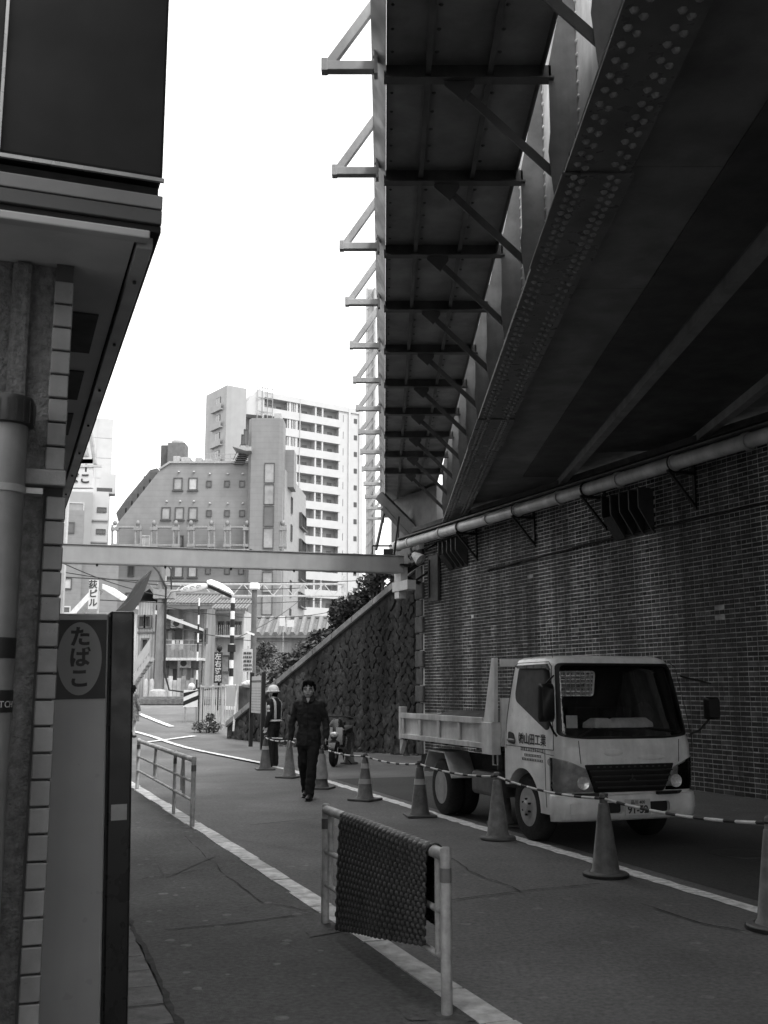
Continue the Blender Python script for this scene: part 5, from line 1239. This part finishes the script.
MB().box(-9, .4, -.8, 0, 0, z2 - .3).build('wall_bay', M('block_grey', .3, .6, .05, 1), t2)
for k in range(6):
    z = z2 - 2.2 - k * 2.6; window(t2, (1.5, 0, z), XH, 1.1, .6, win_fr, pane_d, t=.06, mull=2); MB().box(.41, w2 + .1, -.2, -.003, z - 1.35, z - 1.2).build('string_course', MATS['block_grey'], t2)
    window(t2, (-1.5, -.8, z), XH, 2.0, 1.2, win_fl, pane_m)
MB().box(1.2, 3.0, 1, 3, z2, z2 + 2.4).build('roof_sign', apt_m, t2); MB().box(.8, 2.6, .2, .5, z2 + .1, z2 + .5).build('roof_rail', win_fr, t2)
# --- low grey building at far left
t3 = thing('low_brick_building', 'low grey brick building with small windows beneath the white stepped block', 'building', (P(40, 690, 92).x, 92, 1.2), R(16))
z3 = P(70, 509, 92).z - 1.2; w3 = P(117, 560, 92).x - t3.location.x
MB().box(-6, w3 - 3.2, 0, 12, 0, z3).build('wall', M('low_brick', .19, .7, .1, 2, lines=(.5, .1)), t3); MB().box(w3 - 3.2, w3, .5, 12, 0, z3 - 3.6).build('wall_extension', MATS['low_brick'], t3)
for r_ in range(6):
    for k in range(4): window(t3, (w3 - 4.4 - k * 1.55, 0, z3 - 1.6 - r_ * 2.5), XH, .85, 1.0, win_fl if (r_ + k) % 2 else win_fr, pane_l if (r_ + k) % 3 else pane_d)
t4 = thing('lean_to_shop', 'pale shop with steep white awning left of the utility pole', 'building', (P(60, 690, 66).x, 66, 1.2))
MB().box(0, 4.2, 0, 6, 0, 5.2).build('wall', M('shop_pale', .5, .6, .1, 2), t4)
MB().prism([(-.3, -1.6, 3.8), (2.2, -1.6, 6.6), (2.5, -1.6, 6.5), (.1, -1.6, 3.7)], (0, 1.4, 0)).prism([(2.6, -1, 6.9), (4.6, -1, 5.6), (4.6, -1, 5.4), (2.6, -1, 6.6)], (0, 3, 0)).build('awning', M('awning_white', .6, .6), t4)
window(t4, (1.0, 0, 4.0), XH, 1.2, 1.0, win_fr, pane_d); window(t4, (3.2, 0, 3.4), XH, 1.0, 1.6, win_fr, pane_d)
# signs
def pix_box(parent, x0, x1, y0, y1, Y, d, name, mat, bevel=0):
    p0, p1 = P(x0, y1, Y) - parent.location, P(x1, y0, Y) - parent.location
    return MB().box(p0.x, p1.x, p0.y, p0.y + d, p0.z, p1.z).build(name, mat, parent, None, bevel)
sgn = thing('tobacco_sign', 'white hanging tobacco sign under a triangular emblem beyond the canopy', 'sign', (P(56, 690, 42).x, 42, gz(42)))
signw = M('sign_white', .52, .5, .06, 3); signk = M('sign_black', .03, .5)
pix_box(sgn, 62, 93.5, 471.5 - 14, 489 - 1, 42, .25, 'sign_panel', signw, .02)
for k, px in enumerate((62, 73, 85)):
    q = P(px, 479, 41.97) - sgn.location; text('たばこ'[k], .46, signk, sgn, frame_m(q, (1, 0, 0), (0, 0, 1)), depth=.004, bold=.014)
tr_o, tr_i = [P(*q, 42) - sgn.location for q in ((70, 464), (96.5, 464), (91, 428))], [P(*q, 41.94) - sgn.location for q in ((77, 459), (92, 459), (89, 440))]
MB().prism(tr_o, (0, .2, 0)).build('emblem_triangle', M('emblem_grey_sign', .3, .5), sgn, None, .02); MB().prism(tr_i, (0, .05, 0)).build('emblem_inner', signw, sgn)
MB().prism([P(*q, 41.9) - sgn.location for q in ((81, 456), (89, 456), (87, 447))], (0, .03, 0)).build('emblem_core', M('emblem_grey_sign', .3), sgn)
pix_box(sgn, 85, 87, 464, 472, 42, .1, 'hanger', galv)
MB().box(-.12, .12, -.12, .12, 0, P(56, 430, 42).z - gz(42)).build('sign_post', galv, sgn); MB().box(0, 1.4, -.05, .05, P(56, 466, 42).z - gz(42) - .05, P(56, 466, 42).z - gz(42) + .05).build('sign_arm', galv, sgn)
sg2 = thing('vertical_sign', 'narrow white vertical sign with black characters on the low shop', 'sign', (P(93, 690, 60).x, 60, 1.2))
pix_box(sg2, 88, 98, 580, 609, 60, .2, 'sign_panel', signw)
for k, ch in enumerate('荻ピル'): text(ch, .5, signk, sg2, frame_m(P(93, 585 + k * 9, 59.98) - sg2.location, (1, 0, 0), (0, 0, 1)), depth=.004, bold=.012)
MB().box(-.05, .05, .2, .3, 0, 6).build('sign_post', galv, sg2)
# --- old timber flats and house beyond the crossing
tile_rf = M('roof_tile_clay', .13, .6, .25, 3); plaster = M('house_plaster', .42, .8, .12, 1.5, streak=.25); plaster2 = M('house_plaster_grey', .28, .8, .15, 1.5, streak=.3); timber = M('house_timber', .12, .8, .3, 4)
def roof(parent, x0, x1, y0, y1, z0, z1, n, name='roof'):
    """single pitch facing the road: base sheet plus rounded tile rows running up the slope"""
    r_ = MB().prism([(x0, y0, z0), (x0, y1, z1), (x0, y1, z1 + .1), (x0, y0, z0 + .1)], (x1 - x0, 0, 0)).build(name, tile_rf, parent)
    dv = Vector((0, y1 - y0, z1 - z0)); me_ = MB().tube([(0, 0, 0), tuple(dv)], (x1 - x0) / n * .33, 6).mesh('tile_row', M('roof_tile_row', .17, .6, .25, 4))
    for k in range(n + 1): inst('tile_row', me_, r_, (x0 + (x1 - x0) * k / n, y0 - .05, z0 + .12))
    MB().tube([(x0 - .05, y1, z1 + .18), (x1 + .05, y1, z1 + .18)], .14, 8).build('ridge', tile_rf, r_, 50); MB().box(x0, x1, y0 - .06, y0, z0 - .14, z0 - .003).build('eave_board', timber, r_)
    return r_
HY = 57.0
fl = thing('timber_flats', 'old two-storey flats with outside stair and tiled roof beyond the crossing', 'building', (P(137, 690, HY).x, HY, 1.2))
def hx(px, Y=HY, o=None): return P(px, 640, Y).x - (o or fl).location.x
def hz(py, Y=HY): return P(200, py, Y).z - 1.2
MB().box(0, hx(156), -.4, 6, 0, hz(602)).build('gable_wall', plaster, fl); MB().box(hx(156) + .003, hx(206), 0, 6, 0, hz(606)).build('wall', plaster2, fl)
roof(fl, hx(160), hx(214), -1.0, 2.2, hz(608), hz(594), 16)
MB().prism([(-.4, -.8, hz(600)), (hx(151), -.8, hz(586)), (hx(160), -.8, hz(598)), (hx(160), -.8, hz(602)), (hx(151), -.8, hz(590)), (-.4, -.8, hz(604))], (0, 6, 0)).build('gable_roof', tile_rf, fl)
for k in range(5): MB().bar((-.2 + k * .3, -.75, hz(598) + k * .16), (-.2 + k * .3, 3, hz(598) + k * .16 + .5), .1, .12).build('tile_row', MATS['roof_tile_row'], fl)
MB().prism([(hx(160), -1.5, hz(612)), (hx(204), -1.5, hz(629)), (hx(204), -1.5, hz(631.5)), (hx(160), -1.5, hz(616))], (0, 1.4, 0)).build('stair_canopy', M('canopy_sheet', .5, .6, .15, 3), fl)
MB().box(hx(161), hx(206), -1.3, -.003, hz(661), hz(658.5)).build('balcony_floor', M('balcony_concrete', .5, .8), fl)
rr_ = MB()
for k in range(34): x = hx(162) + k * (hx(205) - hx(162)) / 33; rr_.box(x - .012, x + .012, -1.27, -1.24, hz(658.5), hz(646))
rr_.box(hx(161), hx(206), -1.29, -1.23, hz(646), hz(645)); rr_.build('balcony_railing', M('railing_grey', .3, .5), fl)
for px in (168, 188): MB().box(hx(px), hx(px + 6.5), -.06, -.003, hz(658), hz(631)).build('door', M('door_grey', .26, .5), fl)
for px, py in ((175, 636), (199, 636), (171, 674), (196, 676)): window(fl, (hx(px + 3), 0, hz(py)), XH, .62, .85, timber, pane_d)
acm = M('aircon_white', .55, .5)
for px, py in ((172, 624.5), (180.5, 664)):
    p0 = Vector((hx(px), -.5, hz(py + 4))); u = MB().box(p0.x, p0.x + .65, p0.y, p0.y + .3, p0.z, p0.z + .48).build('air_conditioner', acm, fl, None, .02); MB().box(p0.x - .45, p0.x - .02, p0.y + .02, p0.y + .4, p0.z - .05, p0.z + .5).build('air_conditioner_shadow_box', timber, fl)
    MB().lathe([(.0, -.012), (.17, -.012), (.17, 0), (0, 0)], 14, (p0.x + .3, p0.y - .001, p0.z + .24), axis='y').build('fan_grille', win_fr, u)
for k in range(3): MB().box(hx(164 + k * 14), hx(174 + k * 14), -.08, -.003, 0.1, hz(668)).build('panel_door', M('door_pale', .36, .6, .15, 2, streak=.3), fl)
st = MB(); n_ = 10
for k in range(n_): x = hx(136) + k * .12; st.box(x, x + .24, -2.4, -1.5, .1 + k * (hz(661) / n_), .15 + k * (hz(661) / n_))
st.bar((hx(136), -2.4, .1), (hx(136) + 1.3, -2.4, hz(659)), .05, .2).bar((hx(136), -1.5, .1), (hx(136) + 1.3, -1.5, hz(659)), .05, .2).bar((hx(136), -2.4, 1.0), (hx(136) + 1.3, -2.4, hz(659) + .95), .05, .05).prism([(hx(136), -2.43, .5), (hx(136) + 1.3, -2.43, hz(659) + .3), (hx(136) + 1.3, -2.43, hz(659) + .95), (hx(136), -2.43, 1.0)], (0, .02, 0)).build('outside_stair', M('stair_sheet', .34, .6, .1, 3), fl)
for px in (163, 184, 205): MB().box(hx(px) - .05, hx(px) + .05, -1.3, -1.2, 0, hz(661)).build('balcony_post', timber, fl)
for px, py in ((143, 622), (149, 622), (147, 645)): window(fl, (hx(px), -.4, hz(py)), XH, .42, .7, timber, pane_d)
for k in range(9): MB().box(hx(138) + k * .14, hx(138) + k * .14 + .02, -.43, -.403, 0, hz(603)).build('batten', plaster2, fl)
MB().box(0, hx(156), -.46, -.403, hz(634), hz(632)).build('string_board', timber, fl)
for px in (166, 183.5, 204): MB().tube([(hx(px), -.12, 0), (hx(px), -.12, hz(608))], .04, 6).build('downpipe', M('house_pipe', .2, .6), fl, 60)
ld = MB()
ld.tube([(hx(163), -1.1, hz(641)), (hx(205), -1.1, hz(641))], .015, 5); ld.build('laundry_pole', galv, fl)
for k, px in enumerate((176, 180, 184, 194)): MB().prism([(hx(px), -1.1, hz(641)), (hx(px + 3), -1.1, hz(641)), (hx(px + 3.2), -1.1, hz(650 + k % 2 * 2)), (hx(px - .2), -1.1, hz(651))], (0, .02, 0)).build('laundry', (signw, M('laundry_grey', .3, .8), signw, timber)[k], fl)
yf = thing('sheet_fence', 'low ribbed sheet fence in front of the timber flats', 'fence', (P(164, 690, 54.2).x, 54.2, 1.2))
for k in range(8): MB().box(k * .22, k * .22 + .2, -.02 - .02 * (k % 2), .02, 0, 1.0 + .12 * math.sin(k * 2.1)).build('sheet_panel', M('sheet_metal', .34, .6, .3, 4, streak=.5, rnd=.3), yf)
for k in range(3): MB().lathe([(.0, 0), (.13, 0), (.13, .8), (.08, .95), (.0, .98)], 10, (-1.0 + k * .3, .3, 0)).build('gas_cylinder', M('cylinder_grey', .4, .5, .2, 4), yf, 50)
HB = 61.0
hs = thing('plaster_house', 'pale plaster house with tiled roof and long upper window behind the striped pole', 'building', (P(196, 690, HB).x, HB, 1.2))
def bx_(px): return hx(px, HB, hs)
def bz(py): return hz(py, HB)
MB().box(bx_(196), bx_(243.5), 0, 6, 0, bz(610)).build('wall', M('house_cream', .46, .8, .1, 1.5, streak=.2), hs)
roof(hs, bx_(194), bx_(247), -1.1, 2.6, bz(612.5), bz(598), 16)
MB().box(bx_(194), bx_(246), -1.0, -.003, bz(638), bz(636)).build('balcony_ledge', apt_m, hs)
for a_, c_ in ((211, 224), (226, 242)): window(hs, ((bx_(a_) + bx_(c_)) / 2, 0, bz(629)), XH, bx_(c_) - bx_(a_), bz(621) - bz(636.5), timber, pane_d, mull=3, t=.07)
for k in range(18): x = bx_(212) + k * (bx_(245) - bx_(212)) / 17; MB().box(x - .012, x + .012, -.98, -.95, bz(636), bz(626)).build('baluster', M('railing_grey', .3), hs)
for a_, y0 in ((203, 655), (226, 660)): window(hs, (bx_(a_), 0, bz(y0 + 4)), XH, .9, 1.0, timber, pane_d)
MB().box(bx_(222), bx_(229), -.05, -.003, 0, bz(655)).build('door', M('door_grey', .26), hs)
u = MB().box(bx_(211), bx_(216), -.9, -.6, bz(635.5), bz(629)).build('air_conditioner', acm, hs, None, .02)
bk = thing('back_house', 'grey house wall filling the gap behind the railway bank', 'building', (P(236, 690, 82).x, 82, 1.2))
MB().box(0, 14, 0, 8, 0, 4.5).build('wall', plaster2, bk); roof(bk, -.3, 14.3, -.8, 3, 4.5, 6.0, 22)
for k in range(4): window(bk, (1.6 + k * 3, 0, 2.6), XH, 1.3, 1.2, timber, pane_d, mull=1)
pw = thing('white_notice_panels', 'pair of small white lit panels fixed beneath the lattice beam', 'sign', (P(285, 690, 80).x, 80, 1.2))
pix_box(pw, 279.5, 285, 616, 626, 79.9, .1, 'panel_frame', signw); pix_box(pw, 287, 294, 620, 627, 79.9, .1, 'panel_frame', signw); pix_box(pw, 282, 283.5, 626.3, 690, 80.1, .1, 'post', galv)

# --- railway: track, gantry, column
trk = bpy.data.objects.new('railway_track', None); COL.objects.link(trk); struct(trk)
MB().box(-40, 16, 45.2, 50.8, 1.0, 1.215).build('track_bed', M('ballast', .14, .95, .5, 12, .03, 30), trk)
for y in (46.2, 47.3, 48.8, 49.9): MB().box(-40, 16, y - .035, y + .035, 1.2, 1.30).build('rail', M('rail_steel', .3, .35, .3, 5, metal=.6), trk)
gan = thing('railway_gantry', 'pale steel lattice gantry beam carrying wires above the crossing', 'gantry', (P(160, 690, 74).x, 74, 1.2))
g0, g1 = P(163, 590, 74) - gan.location, P(344, 590, 74) - gan.location; gm = M('gantry_steel', .42, .5)
for dz in (-.42, .42):
    for dy in (-.3, .3): MB().bar((g0.x, dy, g0.z + dz), (g1.x, dy, g0.z + dz), .09, .09).build('chord', gm, gan)
nb_ = 18
for k in range(nb_):
    xa, xb = g0.x + (g1.x - g0.x) * k / nb_, g0.x + (g1.x - g0.x) * (k + 1) / nb_; s_ = 1 if k % 2 else -1
    MB().bar((xa, -.3, g0.z - .42 * s_), (xb, -.3, g0.z + .42 * s_), .06, .06).build('lacing', gm, gan)
for x in (g0.x, g1.x): MB().box(x - .18, x + .18, -.18, .18, -1, g0.z + 1).build('leg', gm, gan)
colm = thing('steel_column', 'tall grey steel column rising beside the bridge walkway', 'column', (P(370.5, 540, 36.5).x, 36.5, 2))
ch_ = P(370.5, 290, 36.5).z - 2
for d in (-.14, .14): MB().box(d - .04, d + .04, -.2, .2, 0, ch_).build('channel', M('column_paint', .34, .5, .1, 2), colm)
for k in range(34): MB().bar((-.14, -.21, k * ch_ / 34), (.14, -.21, (k + 1) * ch_ / 34), .05, .02).build('lacing', MATS['column_paint'], colm)
MB().box(-.098, .098, -.1, .1, 0, ch_).build('web', MATS['column_paint'], colm)
# --- poles, lamp and crossing furniture
up = thing('utility_pole', 'concrete utility pole with crossbox and cables at the crossing', 'pole', (P(158, 690, 51).x, 51, gz(51)))
uz = lambda py: P(158, py, 51).z - gz(51)
MB().lathe([(.2, 0), (.17, uz(556))], 14).build('shaft', M('pole_concrete', .2, .8, .15, 3, streak=.3), up, 50)
MB().box(-.35, .65, -.25, .25, uz(599), uz(590)).build('crossbox', M('box_grey', .24, .6), up, None, .02)
for k, (d, y0) in enumerate(((.28, 600), (.24, 690))): MB().tube([(-.4, -.1, uz(567)), (-.15, -.25, uz(572)), (d, -.22, uz(588)), (d + .02, -.22, uz(630)), (d + .06, -.22, uz(672)), (.6, -.3, uz(690)), (1.3, -.3, uz(692)), (2.0 + k, -.2, uz(688))], .04, 6).build('cable', dark, up, 60)
MB().tube([(.2, -.1, uz(564)), (.45, -.1, uz(570)), (.5, -.1, uz(590))], .04, 6).build('cable', dark, up, 60)
MB().lathe([(.45, 0), (.42, .35), (.25, .45)], 12).build('footing', concrete, up)
lm = thing('street_lamp', 'street lamp with dark lens and scrolled white shade on a long arm', 'street lamp', (P(158, 690, 49).x, 49, gz(49)))
lz = lambda py: P(200, py, 49).z - gz(49)
lx = lambda px: P(px, 590, 49).x - lm.location.x
MB().tube([(0.1, .9, lz(596)), (lx(170), .3, lz(591)), (lx(190), 0, lz(589)), (lx(212), 0, lz(587))], .05, 8).build('arm', galv, lm, 50)
hl_ = MB(); rings = []
for t, w, h in ((0, .16, .1), (.15, .3, .22), (.5, .34, .26), (.85, .3, .2), (1, .2, .08)):
    c = Vector((lx(207.5), -.1, lz(582.5))).lerp(Vector((lx(233), .1, lz(594))), t); rings.append([c + Vector((0, a * w, z * h)) for a, z in ((-1, -.1), (-.8, .6), (0, 1), (.8, .6), (1, -.1))])
hl_.loft(rings).build('lamp_head', white, lm, 50)
lens_ = MB(); rings = []
for t, w in ((.04, .14), (.2, .27), (.5, .31), (.8, .27), (.97, .18)):
    c = Vector((lx(207.5), -.1, lz(585.3))).lerp(Vector((lx(233), .1, lz(597))), t); rings.append([c + Vector((0, a * w, z)) for a, z in ((-1, .05), (1, .05), (.8, -.10), (-.8, -.10))])
lens_.loft(rings).build('lamp_lens', M('lens_dark', .02, .2), lm, 50)
sh_ = MB().ball((0, 0, 0), .66, .1, .2, 20).build('scroll_shade', M('shade_white', .6, .4, .1, 5), lm, 60, loc=(lx(195), -.2, lz(588.5))); sh_.rotation_euler = (0, R(-10), 0)
for k in range(3): MB().tube([(-.4 + k * .3 + .13 * math.cos(a) * (1 - a / 9), -.11, .02 + .09 * math.sin(a) * (1 - a / 9)) for a in [i * .45 for i in range(13)]], .013, 5).build('scroll', M('scroll_grey', .2, .5), sh_, 60)
def striped(px, py0, py1, Y, r, label, seg, cap_=True):
    z0 = gz(Y); t = thing('striped_pole', label, 'pole', (P(px, 640, Y).x, Y, z0)); zt = P(px, py0, Y).z - z0; n_ = int(zt / seg)
    MB().lathe([(r * .96, 0), (r * .96, zt)], 12).build('shaft', white, t, 50)
    for k in range(0, n_, 2): MB().lathe([(r * .97, k * seg), (r, k * seg), (r, (k + 1) * seg), (r * .97, (k + 1) * seg)], 12).build('black_band', dark, t, 50)
    return t
sp_ = striped(232, 598, 690, 43, .09, 'thick black and white striped crossing pole', .33)
MB().box(-.15, .15, -.12, .12, 2.3, 2.6).build('gate_box', dark, sp_); MB().box(-.2, .2, -.2, .2, 0, 1.0).build('gate_base', white, sp_)
striped(198, 598, 690, 44, .036, 'thin dark banded crossing pole left of the signboard', .38)
sg3 = thing('crossing_sign', 'tall black signboard with white characters beside the striped pole', 'sign', (P(218, 690, 42.5).x, 42.5, gz(42.5)))
pix_box(sg3, 213.5, 222.5, 652, 683, 42.5, .1, 'sign_panel', signk, .02); MB().box(-.04, .04, .11, .19, 0, P(218, 646, 42.5).z - gz(42.5)).build('post', dark, sg3)
for k, ch in enumerate('左右確認'): text(ch, .27, signw, sg3, frame_m(P(218, 657 + k * 7.2, 42.48) - sg3.location, (1, 0, 0), (0, 0, 1)), depth=.003, bold=.004)
MB().ball((0, .1, P(218, 648, 42.5).z - gz(42.5)), .12, .1, .14, 10).build('alarm_lamp', dark, sg3, 50)
sg4 = thing('square_notice', 'pale square notice with rows of dark marks beside the dark pole', 'sign', (P(247, 690, 41).x, 41, gz(41)))
pix_box(sg4, 242, 252.5, 649, 672, 41, .06, 'sign_panel', signw)
mk = MB()
for r_ in range(5):
    for k in range(5): q = P(243.5 + k * 1.7 + random.uniform(-.2, .2), 653 + r_ * 4, 40.98) - sg4.location; mk.box(q.x, q.x + .045, q.y - .004, q.y, q.z - .05, q.z + .04)
mk.build('marks', signk, sg4); MB().box(-.03, .03, .07, .13, 0, P(247, 646, 41).z - gz(41)).build('post', galv, sg4)
dpz = gz(45); dpo = thing('lamp_post', 'dark post with flat white cap behind the notice board', 'pole', (P(252.5, 690, 45).x, 45, dpz))
MB().lathe([(.13, 0), (.115, P(252, 590, 45).z - dpz)], 12).build('shaft', M('post_dark', .1, .6, .2, 3), dpo, 50)
MB().box(-.2, .2, -.2, .2, P(252, 590, 45).z - dpz, P(252, 583, 45).z - dpz).build('cap', white, dpo, None, .05)
MB().bar((-.3, -.1, P(252, 632, 45).z - dpz), (.05, -.1, P(252, 635, 45).z - dpz), .1, .08).build('bracket_lamp', white, dpo)
fa, fc = GT(200, 727), GT(236, 739)
ga = thing('mesh_gate', 'white steel gate panel with a notice beside the crossing', 'gate', (fa.x, fa.y, gz(fa.y)), math.atan2(fc.y - fa.y, fc.x - fa.x)); gl = (fc - fa).length
gwm = M('gate_white', .5, .5, .1, 4, streak=.2)
for x in (0, gl * .35, gl * .62, gl): MB().box(x - .035, x + .035, -.03, .03, 0, 1.42).build('post', gwm, ga)
for z in (.15, 1.36): MB().box(0, gl, -.02, .02, z - .025, z + .025).build('rail', gwm, ga)
for k in range(16): x = gl * (k + .5) / 16; MB().box(x - .008, x + .008, -.012, .012, .15, 1.36).build('bar', gwm, ga)
MB().box(gl * .76, gl * .99, -.05, -.035, .75, 1.33).build('notice', signw, ga)
MB().bar((gl, 0, 1.3), (gl + .35, -.2, .02), .06, .03).build('leaning_strip', gwm, ga)
bb = thing('striped_barrier', 'low barrier box with diagonal black and white stripes at the crossing', 'barrier', (P(190.5, 720, 38).x, 38, gz(38)))
MB().box(-.26, .26, -.06, .06, .55, 1.15).build('board', white, bb)
for k in range(2): MB().prism([(-.26, -.066, .6 + k * .3), (.0 + .26, -.066, .82 + k * .3), (.26, -.066, .97 + k * .3 if k == 0 else 1.15), (-.26, -.066, .75 + k * .3)], (0, .005, 0)).build('stripe', dark, bb)
for x in (-.2, .2): MB().box(x - .03, x + .03, -.04, .04, 0, .55).build('leg', galv, bb)
MB().box(.28, .42, -.1, .1, 0, 1.25).build('control_post', dark, bb); MB().ball((0, 0, 1.28), .12, .1, .12, 10).build('lamp', white, bb, 50)
n1, n2 = GT(250.5, 747), GT(262, 750.5)
nbd = thing('notice_board', 'white notice board on two black posts in front of the stone wall', 'notice board', (n1.x, n1.y, gz(n1.y)), math.atan2(n2.y - n1.y, n2.x - n1.x)); nl = (n2 - n1).length
for x in (0, nl): MB().box(x - .05, x + .05, -.05, .05, 0, 2.05).build('post', dark, nbd)
nbp = MB().box(.05, nl - .05, -.02, .02, .95, 1.95).build('panel', signw, nbd); MB().box(.08, nl - .08, -.026, -.021, 1.78, 1.84).build('heading', signk, nbp)
mk = MB()
for r_ in range(9): mk.box(.09, nl - .09 - random.uniform(0, .1), -.025, -.021, 1.02 + r_ * .075, 1.035 + r_ * .075)
mk.build('text_lines', M('text_grey', .3, .6), nbp)
wf = thing('plank_fence', 'dark plank fence with a white bag on its top by the gate', 'fence', (fc.x + .05, fc.y + .1, gz(fc.y)), R(-35))
for k in range(7): MB().box(k * .16, k * .16 + .15, -.02, .02, 0, 1.6 - .03 * (k % 2)).build('plank', timber, wf)
MB().bar((-.1, -.06, .25), (1.1, -.06, 1.2), .05, .1).build('brace', dark, wf)
bg_ = MB(); bg_.ball((0, 0, .1), .28, .16, .12, 12).ball((.2, 0, .1), .18, .14, .1, 10)
tag(fuse(bg_, 'white_bag', M('bag_white', .55, .7), None, .03, 3, .02), 'crumpled white bag lying on the plank fence', 'bag').location = wf.location + Vector((.35, -.25, 1.55))
# overhead wires
for k, (pa, pb_, sag) in enumerate((((40, 568, 46), (300, 588, 60), .4), ((60, 577, 44), (420, 577, 66), .3), ((56, 560, 40), (170, 597, 51), .2), ((158, 605, 51), (330, 612, 70), .5), ((158, 622, 51), (300, 640, 66), .4), ((100, 600, 46), (345, 598, 72), .25), ((232, 640, 43), (300, 600, 74), .2))):
    a, c = P(*pa), P(*pb_); pts = [a.lerp(c, t / 14) + Vector((0, 0, -sag * 4 * (t / 14) * (1 - t / 14))) for t in range(15)]
    tag(MB().tube(pts, .022, 5).build('overhead_wire', dark), ('topmost thin wire running right from behind the pillar under the beam', 'long level wire crossing the whole view just under the beam', 'slack wire dropping from the pillar to the utility pole box', 'wire from the utility pole to the lattice gantry, upper of two', 'wire from the utility pole past the plaster house, lower of two', 'level wire passing behind the street lamp head', 'short wire from the striped pole up to the gantry')[k], 'wire', 'overhead wires at the crossing')

# ================================================================= SHRUBS AND WEEDS
leaf_m = [M('leaf_dark', .05, .6, .5, 3), M('leaf_mid', .09, .6, .5, 3), M('leaf_pale', .15, .6, .4, 3)]
def shrub(name, label, cat, base, blobs, n, size, group=None, stem_h=.4, seed=1):
    rnd = random.Random(seed); t = thing(name, label, cat, base, 0, group); m_ = MB()
    for k in range(n):
        cx, cy, cz, r = rnd.choice(blobs); d = Vector((rnd.gauss(0, 1), rnd.gauss(0, 1), rnd.gauss(0, 1))).normalized() * r * rnd.uniform(.55, 1.12)
        p_ = Vector((cx, cy, cz)) + Vector((d.x, d.y, d.z * .8)); s_ = size * rnd.uniform(.6, 1.3)
        u = Vector((rnd.gauss(0, 1), rnd.gauss(0, 1), rnd.gauss(0, .6))).normalized(); v = u.cross(Vector((rnd.gauss(0, 1), rnd.gauss(0, 1), rnd.gauss(0, 1)))).normalized()
        m_.add([p_ - u * s_, p_ + v * s_ * .45, p_ + u * s_, p_ - v * s_ * .45], [(0, 1, 2, 3)], rnd.choice((0, 0, 1, 1, 2)))
    m_.build('foliage', leaf_m, t); st = MB()
    for cx, cy, cz, r in blobs: st.tube([(cx * .5, cy * .5, -.3), (cx * .8, cy * .8, cz * .5), (cx, cy, cz)], [.04, .03, .012], 5)
    st.build('stem', timber, t); return t
nm = ['shrub at the top of the stone wall beside the beam', 'tall shrub second from the beam on the wall slope', 'dense shrub midway down the wall slope', 'broad shrub below the middle of the wall slope', 'low shrub near the foot of the wall slope', 'small shrub above the notice board at the slope end']
for k in range(6):
    s = .95 + k * 1.08; q = SW0 + sdv * s + Vector((.69, .72)) * .62; z = stop(s) + .08; rnd = random.Random(20 + k); bl = []
    for _ in range(13):
        ds, dn = rnd.uniform(-.62, .62), rnd.uniform(-.25, .8); v_ = sdv * ds + Vector((.69, .72)) * dn
        bl.append((v_.x, v_.y, stop(s + ds) - stop(s) + rnd.uniform(.08, .55) * (1.7 if k in (1, 2, 3) else 1.25), rnd.uniform(.22, .4)))
    shrub('shrub', nm[k], 'shrub', (q.x, q.y, z), bl, 3600, .075, 'shrubs along the retaining wall', seed=k)
shrub('shrub', 'dark round bush behind the dark post at the track side', 'shrub', tuple(P(264, 690, 58).xy) + (1.2,), [(0, 0, 1.6, .8), (.6, .2, 2.0, .7), (-.5, .1, 2.2, .6), (.1, 0, 2.6, .5)], 1600, .11, seed=31)
shrub('weeds', 'patch of weeds growing at the foot of the white gate', 'weeds', tuple(GT(207, 733).xy) + (gz(GT(207, 733).y),), [(0, -.1, .25, .25), (-.3, 0, .2, .2), (.3, -.15, .2, .2), (.1, 0, .5, .15)], 700, .05, seed=33)
tz = SW0 + sdv * 1.2 + Vector((.69, .72)) * 3.2
shrub('shrub', 'light leafy tree crown above the wall beside the beam end', 'tree', (tz.x - .8, tz.y, 3.6), [(0, 0, 1.0, .6), (-.6, .2, .8, .5), (.4, .2, 1.2, .5)], 1600, .08, seed=35)
